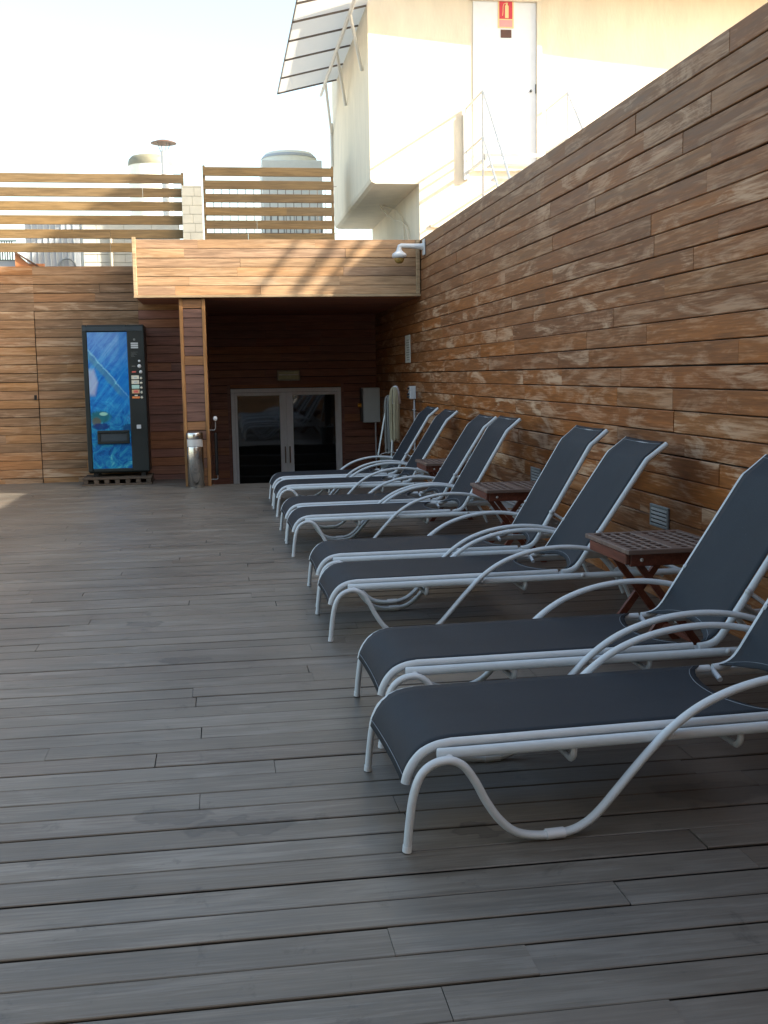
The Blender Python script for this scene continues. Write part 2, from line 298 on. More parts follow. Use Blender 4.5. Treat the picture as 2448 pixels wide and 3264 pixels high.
# ------------------------------------------------------------------ mesh helpers
class MB:
    def __init__(s): s.v = []; s.f = []; s.sm = []
    def face(s, pts, smooth=False):
        i = len(s.v); s.v += [tuple(p) for p in pts]; s.f.append(list(range(i, i + len(pts)))); s.sm.append(smooth)
    def box(s, x0, x1, y0, y1, z0, z1):
        i = len(s.v)
        s.v += [(x0, y0, z0), (x1, y0, z0), (x1, y1, z0), (x0, y1, z0), (x0, y0, z1), (x1, y0, z1), (x1, y1, z1), (x0, y1, z1)]
        for q in ((0, 3, 2, 1), (4, 5, 6, 7), (0, 1, 5, 4), (1, 2, 6, 5), (2, 3, 7, 6), (3, 0, 4, 7)):
            s.f.append([i + k for k in q]); s.sm.append(False)
        return s
    def cbox(s, x0, x1, y0, y1, z0, z1, c):
        """box with chamfered edges (convex: 24 verts)"""
        X = (x0, x1); Y = (y0, y1); Z = (z0, z1); i = len(s.v); idx = {}
        for a in (0, 1):
            for b_ in (0, 1):
                for d in (0, 1):
                    sx = c if a == 0 else -c; sy = c if b_ == 0 else -c; sz = c if d == 0 else -c
                    for k, p in enumerate(((X[a], Y[b_] + sy, Z[d] + sz), (X[a] + sx, Y[b_], Z[d] + sz), (X[a] + sx, Y[b_] + sy, Z[d]))):
                        idx[(a, b_, d, k)] = len(s.v); s.v.append(p)
        def F(l): s.f.append([idx[t] for t in l]); s.sm.append(False)
        for a in (0, 1):
            F([(a, 0, 0, 0), (a, 1, 0, 0), (a, 1, 1, 0), (a, 0, 1, 0)]); F([(0, a, 0, 1), (1, a, 0, 1), (1, a, 1, 1), (0, a, 1, 1)]); F([(0, 0, a, 2), (1, 0, a, 2), (1, 1, a, 2), (0, 1, a, 2)])
            for b_ in (0, 1):
                F([(a, b_, 0, 0), (a, b_, 1, 0), (a, b_, 1, 1), (a, b_, 0, 1)]); F([(a, 0, b_, 0), (a, 1, b_, 0), (a, 1, b_, 2), (a, 0, b_, 2)]); F([(0, a, b_, 1), (1, a, b_, 1), (1, a, b_, 2), (0, a, b_, 2)])
                for d in (0, 1): F([(a, b_, d, 0), (a, b_, d, 1), (a, b_, d, 2)])
        return s
    def extr(s, prof, f0, f1):
        """prof 2D list; f0/f1 map a 2D point to 3D at each end"""
        i = len(s.v); n = len(prof)
        s.v += [tuple(f0(p)) for p in prof] + [tuple(f1(p)) for p in prof]
        for k in range(n):
            a, b_ = k, (k + 1) % n; s.f.append([i + a, i + b_, i + n + b_, i + n + a]); s.sm.append(False)
        s.f.append([i + k for k in reversed(range(n))]); s.sm.append(False)
        s.f.append([i + n + k for k in range(n)]); s.sm.append(False)
        return s
    def prism_y(s, poly, y0, y1):  # poly in (x,z)
        return s.extr(poly, lambda p: (p[0], y0, p[1]), lambda p: (p[0], y1, p[1]))
    def prism_x(s, poly, x0, x1):  # poly in (y,z)
        return s.extr(poly, lambda p: (x0, p[0], p[1]), lambda p: (x1, p[0], p[1]))
    def tube(s, pts, r, seg=12, ends=True, flat=1.0, closed=False):
        P = [Vector(p) for p in pts]; n = len(P); i0 = len(s.v); up = None
        for k in range(n):
            if k == 0: t = P[1] - P[0]
            elif k == n - 1: t = P[-1] - P[-2]
            else: t = (P[k + 1] - P[k]).normalized() + (P[k] - P[k - 1]).normalized()
            t.normalize()
            if up is None:
                a = Vector((0, 1, 0)) if abs(t.y) < 0.9 else Vector((1, 0, 0))
                up = (a - t * a.dot(t)).normalized()
            else: up = (up - t * up.dot(t)).normalized()
            sd = t.cross(up); rr = r[k] if isinstance(r, (list, tuple)) else r
            for j in range(seg):
                an = 2 * math.pi * j / seg
                s.v.append(tuple(P[k] + up * (math.cos(an) * rr * flat) + sd * (math.sin(an) * rr)))
        for k in range(n - 1):
            for j in range(seg):
                a = i0 + k * seg + j; b_ = i0 + k * seg + (j + 1) % seg
                s.f.append([a, b_, b_ + seg, a + seg]); s.sm.append(True)
        if ends:
            for base, rev in ((i0, True), (i0 + (n - 1) * seg, False)):
                ring = [s.v[base + j] for j in range(seg)]
                if rev: ring.reverse()
                s.face(ring)
        return s
    def lathe(s, prof, cx, cy, seg=32, smooth=True, axis='z'):
        i0 = len(s.v)
        for (r, z) in prof:
            for j in range(seg):
                an = 2 * math.pi * j / seg; a, b_ = r * math.cos(an), r * math.sin(an)
                s.v.append((cx + a, cy + b_, z) if axis == 'z' else ((z, cx + a, cy + b_) if axis == 'x' else (cx + a, z, cy + b_)))
        for k in range(len(prof) - 1):
            for j in range(seg):
                a = i0 + k * seg + j; b_ = i0 + k * seg + (j + 1) % seg
                s.f.append([a, b_, b_ + seg, a + seg]); s.sm.append(smooth)
        for base, p in ((i0, prof[0]), (i0 + (len(prof) - 1) * seg, prof[-1])):
            if p[0] > 1e-4: s.face([s.v[base + j] for j in range(seg)])
        return s
    def planks(s, U, V, N, O, u0, u1, pitch, rows, t=0.022, gap=0.006, lmin=0.9, lmax=2.2, ch=0.003, jit=0.0012, skip=None, v0=0.0):
        """boards lying along U, stacked along V, thickness along N, from origin O"""
        U, V, N, O = Vector(U), Vector(V), Vector(N), Vector(O)
        for r_ in range(rows):
            a = v0 + r_ * pitch; g = gap * R.choice((0.6, 0.85, 1.0, 1.15, 1.45)); h = pitch - g
            spans = [(u0, u1)]
            if skip: spans = skip(a, a + pitch, u0, u1)
            for (s0, s1) in spans:
                x = s0; first = True
                while x < s1 - 1e-4:
                    L = R.uniform(lmin, lmax) * (R.uniform(0.3, 1) if first else 1); first = False
                    e = x + L
                    if s1 - e < 0.35: e = s1
                    dj = R.uniform(-jit, jit); dv = R.uniform(-0.0008, 0.0008)
                    tt = t + dj
                    prof = [(0, 0), (0, tt - ch), (ch, tt), (h - ch, tt), (h, tt - ch), (h, 0)]
                    e2 = e - (R.choice((0.001, 0.002, 0.004)) if e < s1 else 0)
                    s.extr([(p[0] + a + dv, p[1]) for p in prof], lambda p: O + U * x + V * p[0] + N * p[1], lambda p: O + U * e2 + V * p[0] + N * p[1])
                    x = e
        return s
    def build(s, name, mat, parent=None, world=True):
        me = bpy.data.meshes.new(name)
        off = Vector((0, 0, 0))
        if parent is not None and world: off = parent.get('_w', None); off = Vector(off) if off is not None else Vector((0, 0, 0))
        me.from_pydata([(v[0] - off[0], v[1] - off[1], v[2] - off[2]) for v in s.v], [], s.f)
        me.polygons.foreach_set('use_smooth', s.sm); me.materials.append(M[mat]); me.update()
        import bmesh
        bm = bmesh.new(); bm.from_mesh(me); bmesh.ops.recalc_face_normals(bm, faces=bm.faces); bm.to_mesh(me); bm.free()
        o = bpy.data.objects.new(name, me); C.objects.link(o)
        if parent is not None: o.parent = parent; o['_w'] = list(off)
        return o
def tag(o, label=None, cat=None, group=None, kind=None):
    if label: o['label'] = label
    if cat: o['category'] = cat
    if group: o['group'] = group
    if kind: o['kind'] = kind
    return o
def thing(name, loc, label, cat, group=None, rz=0):
    o = bpy.data.objects.new(name, None); C.objects.link(o); o.location = loc; o.rotation_euler = (0, 0, rz)
    o.empty_display_size = 0.1; o['_w'] = list(loc); return tag(o, label, cat, group)
def spline(ctrl, sub=8):
    P = [Vector(c) for c in ctrl]; out = []
    Q = [P[0] * 2 - P[1]] + P + [P[-1] * 2 - P[-2]]
    for i in range(1, len(Q) - 2):
        for k in range(sub):
            t = k / sub; a, b_, c_, d = Q[i - 1], Q[i], Q[i + 1], Q[i + 2]
            out.append(0.5 * ((2 * b_) + (c_ - a) * t + (2 * a - 5 * b_ + 4 * c_ - d) * t * t + (3 * b_ - a - 3 * c_ + d) * t ** 3))
    out.append(P[-1]); return out
def copy_tree(o, parent=None):
    c = o.copy(); C.objects.link(c); c.parent = parent
    for ch in list(o.children): copy_tree(ch, c)
    return c

# ------------------------------------------------------------------ setting
XW = 2.56; YF = 13.85; YB = 15.0; YD = 18.0
g = MB(); g.face([(-900, -900, -15), (900, -900, -15), (900, 900, -15), (-900, 900, -15)]); tag(g.build('ground', 'ground'), kind='structure')
dk = MB()
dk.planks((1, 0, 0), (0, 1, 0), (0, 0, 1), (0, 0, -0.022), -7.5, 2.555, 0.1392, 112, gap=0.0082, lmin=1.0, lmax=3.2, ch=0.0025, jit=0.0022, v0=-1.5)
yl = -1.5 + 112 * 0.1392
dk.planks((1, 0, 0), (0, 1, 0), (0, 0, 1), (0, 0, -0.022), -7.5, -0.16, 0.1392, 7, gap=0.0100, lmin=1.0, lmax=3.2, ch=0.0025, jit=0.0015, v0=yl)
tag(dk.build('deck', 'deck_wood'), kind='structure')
sb = MB(); sb.box(-7.5, 2.555, -1.5, yl - 0.004, -0.30, -0.024); sb.box(-7.5, -0.16, yl, yl + 7 * 0.1392, -0.30, -0.024)
tag(sb.build('deck_base', 'backing'), kind='structure')
YE = yl
st = MB()
for i in range(5):
    st.box(-0.12, XW, YE + 0.01 + i * 0.30, YE + 0.30 + i * 0.30, -0.95, -0.18 * (i + 1))
st.box(-0.12, XW, YE + 1.51, YD + 0.2, -1.0, -0.90)
tag(st.build('stairs', 'concrete'), kind='structure')

# right timber wall
w = thing('timber_wall', (XW, 8, 0), 'long high wall of weathered brown horizontal boards running along the right side behind the loungers', 'wall')
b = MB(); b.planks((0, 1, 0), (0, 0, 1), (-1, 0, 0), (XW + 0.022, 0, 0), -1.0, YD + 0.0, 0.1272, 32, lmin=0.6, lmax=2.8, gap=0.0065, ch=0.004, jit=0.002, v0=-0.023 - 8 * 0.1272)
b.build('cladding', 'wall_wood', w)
MB().box(XW + 0.026, XW + 0.10, -1.0, YD + 0.14, -1.0, 3.025).build('backing_board', 'backing', w)
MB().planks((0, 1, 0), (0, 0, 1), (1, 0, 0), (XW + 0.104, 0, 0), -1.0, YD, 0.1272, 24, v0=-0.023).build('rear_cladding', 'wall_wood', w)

# back wall (left of the porch)
w = thing('timber_wall', (-2, YB, 0), 'brown horizontal board wall behind the vending machine with a flush door at its left', 'wall')
ZT = 2.82; pb = 0.1145; nr = 25; z0 = ZT - nr * pb
b = MB(); b.planks((1, 0, 0), (0, 0, 1), (0, -1, 0), (0, YB + 0.022, 0), -2.34, -1.02, pb, nr, lmin=0.9, lmax=2.3, ch=0.003, v0=z0)
b.planks((1, 0, 0), (0, 0, 1), (0, -1, 0), (0, YB + 0.022, 0), -7.0, -3.28, pb, nr, lmin=0.9, lmax=2.3, ch=0.003, v0=z0)
b.planks((1, 0, 0), (0, 0, 1), (0, -1, 0), (0, YB + 0.022, 0), -3.28, -2.34, pb, 5, lmin=0.9, lmax=2.3, ch=0.003, v0=z0 + (nr - 5) * pb)
b.build('cladding', 'back_wood', w)
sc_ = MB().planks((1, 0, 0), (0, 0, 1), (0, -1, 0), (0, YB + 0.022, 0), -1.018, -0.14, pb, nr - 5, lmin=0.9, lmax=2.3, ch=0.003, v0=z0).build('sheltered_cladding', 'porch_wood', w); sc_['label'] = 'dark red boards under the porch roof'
MB().planks((1, 0, 0), (0, 0, 1), (0, -1, 0), (0, YB + 0.022, 0), -1.018, -0.14, pb, 5, lmin=0.9, lmax=2.3, ch=0.003, v0=z0 + (nr - 5) * pb).build('cladding', 'back_wood', w)
MB().box(-7.0, -0.14, YB + 0.026, YB + 0.12, 0, ZT - 0.004).build('backing_board', 'backing', w)
d = MB(); d.planks((1, 0, 0), (0, 0, 1), (0, -1, 0), (0, YB + 0.012, 0), -3.27, -2.35, pb, nr - 5, t=0.022, lmin=0.9, lmax=1.9, v0=z0, ch=0.003)
dr = d.build('door', 'back_wood', w); dr['label'] = 'flush board-clad door with a small lever'
MB().box(-2.395, -2.365, YB - 0.04, YB - 0.012, 1.10, 1.16).build('handle', 'black', dr)

# passage behind the porch
w = thing('timber_wall', (1.2, YD, -0.9), 'dark red-brown board wall around the glazed doors, below the porch roof', 'wall')
pd = 0.1245
def skip(a, b_, u0, u1):
    if b_ <= 1.16 + 0.06: return [(u0, 0.13), (2.02, u1)]
    return [(u0, u1)]
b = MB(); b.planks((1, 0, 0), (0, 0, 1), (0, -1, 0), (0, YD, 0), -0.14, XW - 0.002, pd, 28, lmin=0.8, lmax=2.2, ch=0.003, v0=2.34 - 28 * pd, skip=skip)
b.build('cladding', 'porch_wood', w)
MB().box(-0.20, XW + 0.024, YD + 0.004, YD + 0.1, -1.0, 2.50).build('backing_board', 'backing', w)
rv = MB(); rv.box(0.13, 0.178, YD - 0.022, YD + 0.003, -0.9, 1.22); rv.box(1.972, 2.02, YD - 0.022, YD + 0.003, -0.9, 1.22); rv.box(0.18, 1.97, YD - 0.022, YD + 0.003, 1.172, 1.22)
rv.build('reveal_trim', 'porch_wood', w)
b = MB(); b.planks((0, 1, 0), (0, 0, 1), (1, 0, 0), (-0.162, 0, 0), YB + 0.13, YD - 0.024, pd, 28, lmin=0.8, lmax=2.2, v0=2.32 - 28 * pd)
b.planks((0, 1, 0), (0, 0, 1), (1, 0, 0), (-0.162, 0, 0), 14.17, YB + 0.13, pd, 28, lmin=0.8, lmax=2.2, v0=2.32 - 28 * pd)
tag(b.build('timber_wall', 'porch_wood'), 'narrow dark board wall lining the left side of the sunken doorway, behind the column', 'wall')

# glazed doors
w = thing('glazed_double_door', (1.07, YD, -0.9), 'grey aluminium double door with two dark glass panes at the foot of the steps', 'door')
y0 = YD - 0.045; y1 = YD + 0.0
f = MB(); f.cbox(0.183, 0.245, y0, y1, -0.9, 1.095, 0.004); f.cbox(1.905, 1.968, y0, y1, -0.9, 1.095, 0.004); f.cbox(0.183, 1.968, y0, y1, 1.097, 1.16, 0.004)
f.build('frame', 'frame_grey', w)
for (a, c_) in ((0.247, 1.07), (1.073, 1.903)):
    l = MB(); l.cbox(a, a + (0.035 if a < 1 else 0.105), y0 + 0.006, y1, -0.88, 1.093, 0.003); l.cbox(c_ - (0.105 if a < 1 else 0.035), c_, y0 + 0.006, y1, -0.88, 1.093, 0.003)
    il = a + (0.035 if a < 1 else 0.105); ir = c_ - (0.105 if a < 1 else 0.035)
    l.cbox(il + 0.001, ir - 0.001, y0 + 0.008, y1, 1.045, 1.093, 0.003); l.cbox(il + 0.001, ir - 0.001, y0 + 0.008, y1, -0.88, -0.72, 0.003)
    lf = l.build('leaf', 'frame_grey', w)
    MB().box(il + 0.001, ir - 0.001, y0 + 0.02, y0 + 0.03, -0.719, 1.044).build('pane', 'glass', lf)
    hx = 1.035 if a < 1 else 1.11
    MB().tube([(hx, y0 - 0.05, -0.05), (hx, y0 - 0.05, 0.22)], 0.011).build('handle', 'steel', lf)
MB().box(0.19, 1.96, y1 + 0.001, y1 + 0.003, -0.9, 1.15).build('dark_room', 'black', w)

# lamp above door
w = thing('emergency_lamp', (1.12, YD - 0.03, 1.36), 'small green-tinted rectangular lamp above the glazed double door', 'lamp')
MB().cbox(0.936, 1.307, YD - 0.075, YD - 0.024, 1.278, 1.448, 0.012).build('housing', 'lamp_frame', w)
MB().cbox(0.958, 1.285, YD - 0.088, YD - 0.076, 1.298, 1.428, 0.005).build('lens', 'lamp_glass', w)
MB().box(0.965, 1.278, YD - 0.092, YD - 0.0885, 1.366, 1.384).build('tube_strip', 'label_pale', w)

# porch
w = thing('porch', (0.8, YF, 0), 'flat porch roof with a pale board front and a board-clad column', 'porch')
pf = 0.1115
b = MB(); b.planks((1, 0, 0), (0, 0, 1), (0, -1, 0), (0, YF + 0.022, 0), -0.935, 2.498, pf, 6, lmin=0.9, lmax=2.1, gap=0.005, ch=0.003, v0=2.355)
fa = b.build('fascia', 'fascia_wood', w)
MB().cbox(-0.982, -0.937, YF - 0.02, YF + 0.03, 2.355, 3.045, 0.004).build('edge_board', 'cap_wood', w)
MB().cbox(2.500, 2.548, YF - 0.02, YF + 0.03, 2.355, 3.02, 0.004).build('edge_board', 'cap_wood', w)
MB().cbox(-0.985, 2.553, YF - 0.03, YF + 0.03, 2.322, 2.353, 0.004).build('bottom_trim', 'cap_wood', w)
e = MB(); e.planks((0, 1, 0), (0, 0, 1), (-1, 0, 0), (-0.955, 0, 0), YF + 0.032, YB - 0.002, pf, 6, v0=2.355); e.build('end_boards', 'fascia_wood', w)
MB().box(-0.935, XW - 0.004, YF + 0.032, YD - 0.03, 2.36, 3.0).build('roof_slab', 'backing', w)
MB().box(-0.95, XW - 0.004, YF + 0.032, YD - 0.03, 3.002, 3.012).build('roof_cover', 'concrete', w)
sf = MB(); sf.planks((1, 0, 0), (0, 1, 0), (0, 0, -1), (0, 0, 2.345), -0.96, XW - 0.006, 0.12, 34, v0=YF + 0.035, lmin=1, lmax=2.4); sf.build('soffit', 'porch_wood', w)
cxa, cxb, cya, cyb = -0.452, -0.135, 13.905, 14.16
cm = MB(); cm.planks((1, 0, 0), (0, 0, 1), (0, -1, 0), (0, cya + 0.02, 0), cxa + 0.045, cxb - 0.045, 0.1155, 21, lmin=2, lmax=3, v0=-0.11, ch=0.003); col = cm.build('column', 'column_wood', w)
tr = MB(); tr.cbox(cxa, cxa + 0.043, cya - 0.012, cyb, 0.0, 2.320, 0.004); tr.cbox(cxb - 0.043, cxb, cya - 0.012, cyb, 0.0, 2.320, 0.004); tr.build('corner_trim', 'trim_wood', col)
MB().box(cxa + 0.044, cxb - 0.044, cya + 0.022, cyb, 0.0, 2.319).build('core', 'backing', col)

# ------------------------------------------------------------------ fences, block pier
def fence(x0, x1, ztop, n, pitch, h, label, posts, y=15.10, dz=0.0, extra=None):
    w = thing('slatted_fence', ((x0 + x1) / 2, y, 2.85), label, 'fence')
    b = MB()
    for i in range(n):
        b.planks((1, 0, 0), (0, 0, 1), (0, -1, 0), (0, y + 0.02, 0), x0, x1, h + 0.004, 1, t=0.02, gap=0.004, lmin=1.2, lmax=2.6, v0=ztop - h - i * pitch)
    b.build('slats', 'slat_wood', w)
    for px in posts: MB().cbox(px, px + 0.032, y + 0.021, y + 0.06, 2.83, ztop + 0.025, 0.003).build('post', 'slat_wood', w)
    return w
fence(-6.5, -0.372, 4.005, 6, 0.1765, 0.116, 'open slatted timber fence left of the pale block pier, standing on the back wall', [-0.40, -2.9, -5.4])
fence(-0.117, 1.617, 4.105, 7, 0.171, 0.112, 'open slatted timber fence between the pale block pier and the cream building', [-0.117, 1.585])
MB().planks((1, 0, 0), (0, 0, 1), (0, -1, 0), (0, 15.12, 0), 1.62, 2.13, 0.105, 1, v0=3.02).build('end_board', 'porch_wood', None)
bpy.data.objects['end_board'].name = 'loose_board'
tag(bpy.data.objects['loose_board'], 'short dark red board lying under the corner of the cream building', 'board')
w = thing('block_pier', (-0.265, 15.0, 3.0), 'pale cream block pier standing between the two slatted fences', 'pier')
b = MB(); z = 2.9; k = 0
while z < 3.83:
    hh = 0.11
    xs = [-0.398, -0.27, -0.133] if k % 2 else [-0.398, -0.265 + 0.0, -0.133]
    xs = [-0.398, -0.235, -0.133] if k % 2 else [-0.398, -0.262, -0.133]
    if k % 3 == 2: xs = [-0.398, -0.30, -0.133]
    for a, c_ in zip(xs, xs[1:]): b.cbox(a + 0.002, c_ - 0.002, 14.95, 15.07, z, min(z + hh, 3.84), 0.004)
    z += hh + 0.005; k += 1
b.build('blocks', 'brick', w); MB().box(-0.394, -0.137, 14.958, 15.065, 2.86, 3.832).build('mortar', 'brick_mortar', w)

# ------------------------------------------------------------------ vending machine
VX0, VX1, VY0, VY1, VZ0, VZ1 = -1.685, -0.925, 14.42, 14.96, 0.15, 2.03
w = thing('vending_machine', (VX0, VY0, 0.12), 'tall dark vending machine with a blue underwater picture on its front, on a low pallet', 'vending machine')
bd = MB(); bd.cbox(VX0, VX1, VY0 + 0.06, VY1, VZ0, VZ1, 0.01); cab = bd.build('cabinet', 'machine', w)
fr = MB(); fx = VX0 + 0.055; px1 = VX0 + 0.55
fr.cbox(VX0 - 0.004, fx, VY0, VY0 + 0.058, VZ0 + 0.02, VZ1 + 0.003, 0.008); fr.cbox(px1, VX1 + 0.004, VY0, VY0 + 0.058, VZ0 + 0.02, VZ1 + 0.003, 0.008)
fr.cbox(fx + 0.001, px1 - 0.001, VY0, VY0 + 0.058, VZ1 - 0.05, VZ1 + 0.003, 0.008); fr.cbox(fx + 0.001, px1 - 0.001, VY0, VY0 + 0.058, VZ0 + 0.02, VZ0 + 0.06, 0.008)
fr.build('door_frame', 'machine', w)
MB().cbox(VX0 + 0.01, VX1 - 0.01, VY0 - 0.006, VY0 - 0.001, VZ1 - 0.075, VZ1 - 0.02, 0.002).build('top_rail', 'machine_trim', w)
A = bpy.data.objects.new('tmp', None)
pn = MB(); pn.box(0, px1 - fx - 0.003, 0, 0.02, 0, VZ1 - VZ0 - 0.15)
po = pn.build('picture_panel', 'art', w, world=False); po.location = (fx + 0.0015 - VX0, 0.012, VZ0 + 0.062 - 0.12)
sx, sz = VX0 + 0.13, 0.53
s_ = MB(); s_.cbox(sx, sx + 0.40, VY0 - 0.02, VY0 + 0.011, sz, sz + 0.035, 0.006); s_.cbox(sx, sx + 0.40, VY0 - 0.02, VY0 + 0.011, sz + 0.135, sz + 0.17, 0.006)
s_.cbox(sx, sx + 0.035, VY0 - 0.02, VY0 + 0.011, sz + 0.036, sz + 0.134, 0.006); s_.cbox(sx + 0.365, sx + 0.40, VY0 - 0.02, VY0 + 0.011, sz + 0.036, sz + 0.134, 0.006)
sl = s_.build('delivery_slot', 'machine', w)
MB().box(sx + 0.036, sx + 0.364, VY0 + 0.0, VY0 + 0.011, sz + 0.036, sz + 0.134).build('flap', 'machine_trim', sl)
lx = px1 + 0.035; yf = VY0 - 0.005
for i, (mt, z) in enumerate((('label_pale', 1.345), ('label_pale', 1.285), ('label_mint', 1.225), ('label_tan', 1.165), ('label_orange', 1.10))):
    q = MB().cbox(lx, lx + 0.095, yf, VY0 - 0.0005, z, z + (0.048 if i < 4 else 0.026), 0.002).build('selection_label', mt, w)
    if i == 3: MB().box(lx + 0.02, lx + 0.078, yf - 0.001, yf - 0.0002, z + 0.008, z + 0.04).build('print', 'label_red', q)
    if i < 2: MB().box(lx + 0.03, lx + 0.07, yf - 0.001, yf - 0.0002, z + 0.012, z + 0.03).build('print', 'hvac', q)
    if i == 4: MB().cbox(lx + 0.03, lx + 0.07, yf, VY0 - 0.0005, z + 0.03, z + 0.046, 0.002).build('print', 'label_pale', q)
    MB().lathe([(0.0, VY0 - 0.012), (0.014, VY0 - 0.010), (0.016, VY0 - 0.0005)], lx + 0.12, z + 0.012, 14, axis='y').build('push_button', 'label_pale', w)
    MB().box(lx + 0.108, lx + 0.135, VY0 - 0.002, VY0 - 0.0005, z + 0.034, z + 0.040).build('price_print', 'dull_text', w)
for (cx_, cz_, r_) in ((0.105, 1.575, 0.015), (0.105, 1.51, 0.024), (0.12, 1.437, 0.021)):
    MB().lathe([(0.0, VY0 - 0.014), (r_ * 0.8, VY0 - 0.012), (r_, VY0 - 0.0005)], lx + cx_, cz_, 16, axis='y').build('knob', 'plastic', w)
MB().box(lx + 0.01, lx + 0.06, VY0 - 0.002, VY0 - 0.0005, 1.43, 1.447).build('red_print', 'label_red', w)
MB().box(lx + 0.01, lx + 0.055, VY0 - 0.002, VY0 - 0.0005, 1.505, 1.515).build('small_print', 'dull_text', w)
tx = MB()
for i in range(3): tx.box(lx + 0.01, lx + 0.10, VY0 - 0.003, VY0 - 0.0005, 1.735 + i * 0.026, 1.735 + i * 0.026 + 0.020)
tx.build('instruction_plate', 'hvac', w)
tx = MB()
for i, wd in enumerate((0.05, 0.035, 0.075, 0.06, 0.09)): tx.box(lx + 0.008, lx + 0.008 + wd, VY0 - 0.002, VY0 - 0.0005, 1.63 + i * 0.014, 1.633 + i * 0.014)
tx.build('fine_print', 'dull_text', w)
MB().lathe([(0.0, VY0 - 0.004), (0.015, VY0 - 0.0005)], lx + 0.055, 1.845, 14, axis='y').build('round_badge', 'dull_text', w)
MB().cbox(lx + 0.04, lx + 0.095, VY0 - 0.012, VY0 - 0.0005, 0.715, 0.765, 0.003).build('coin_return', 'hvac', w)
MB().box(px1 + 0.001, VX1, VY0 - 0.0015, VY0 - 0.0005, 0.66, 0.664).build('seam', 'black', w)
for fx_ in (VX0 + 0.05, VX1 - 0.11):
    for fy_ in (VY0 + 0.07, VY1 - 0.10): MB().box(fx_, fx_ + 0.06, fy_, fy_ + 0.05, 0.105, VZ0).build('foot', 'black', w)
w = thing('pallet', (-1.32, 14.6, 0), 'low worn timber pallet under the vending machine', 'pallet')
b = MB()
for yy in (14.33, 14.48, 14.63, 14.78): b.cbox(-1.76, -0.895, yy, yy + 0.10, 0.078, 0.104, 0.003)
b.build('top_boards', 'pallet_wood', w)
b = MB()
for i in range(7): b.cbox(-1.75 + i * 0.131, -1.69 + i * 0.131, 14.335, 14.87, 0.026, 0.0775, 0.004)
b.build('blocks', 'pallet_wood', w)
b = MB().cbox(-1.77, -0.89, 14.325, 14.42, 0.001, 0.025, 0.003); b.cbox(-1.77, -0.89, 14.79, 14.88, 0.001, 0.025, 0.003); b.build('bottom_boards', 'pallet_wood', w)

# ------------------------------------------------------------------ litter bin
bx, by, br = -0.318, 13.785, 0.102
w = thing('litter_bin', (bx, by, 0), 'tall round stainless steel ashtray bin standing against the column', 'bin')
MB().lathe([(br * .96, 0.0), (br * .96, 0.02), (br, 0.021), (br, 0.50), (br * .985, 0.505)], bx, by, 40).build('body', 'steel', w)
MB().lathe([(br * .93, 0.506), (br * .93, 0.60)], bx, by, 40).build('neck', 'steel_pale', w)
p_ = MB()
n = 16; a0, a1 = math.radians(-150), math.radians(-40)
for i in range(n):
    t0, t1 = a0 + (a1 - a0) * i / n, a0 + (a1 - a0) * (i + 1) / n; r1 = br * 1.02
    p_.face([(bx + r1 * math.cos(t0), by + r1 * math.sin(t0), 0.515), (bx + r1 * math.cos(t1), by + r1 * math.sin(t1), 0.515), (bx + r1 * math.cos(t1), by + r1 * math.sin(t1), 0.598), (bx + r1 * math.cos(t0), by + r1 * math.sin(t0), 0.598)], True)
p_.build('opening_flap', 'steel_pale', w)
MB().lathe([(br, 0.601), (br * 1.01, 0.605), (br * 1.01, 0.675), (br * .97, 0.682), (br * .8, 0.66), (0.0, 0.655)], bx, by, 40).build('lid_ring', 'steel', w)

# handrail at the head of the steps
M['dull_steel'] = plain('dull_steel', (0.30, 0.30, 0.30), 0.4, 0.7)
w = thing('handrail', (-0.07, 14.0, 0), 'black handrail post with a white ball and chrome brackets beside the column', 'handrail')
hx, hy = -0.062, 13.97
MB().tube([(hx, hy, 0.13), (hx, hy, 0.66)], 0.021, 12).build('rail', 'black', w)
MB().tube([(-0.134, hy, 0.695), (-0.075, hy, 0.695), (-0.064, hy, 0.705), (-0.060, hy, 0.725), (-0.060, hy, 0.80)], 0.007, 10).build('bracket', 'dull_steel', w)
MB().tube([(-0.134, hy, 0.075), (-0.062, hy, 0.075), (-0.052, hy, 0.085), (-0.052, hy, 0.14)], 0.007, 10).build('bracket', 'dull_steel', w)
MB().lathe([(0.0, 0.805), (0.018, 0.812), (0.027, 0.830), (0.027, 0.846), (0.018, 0.864), (0.0, 0.871)], -0.062, hy, 18).build('ball', 'plastic', w)

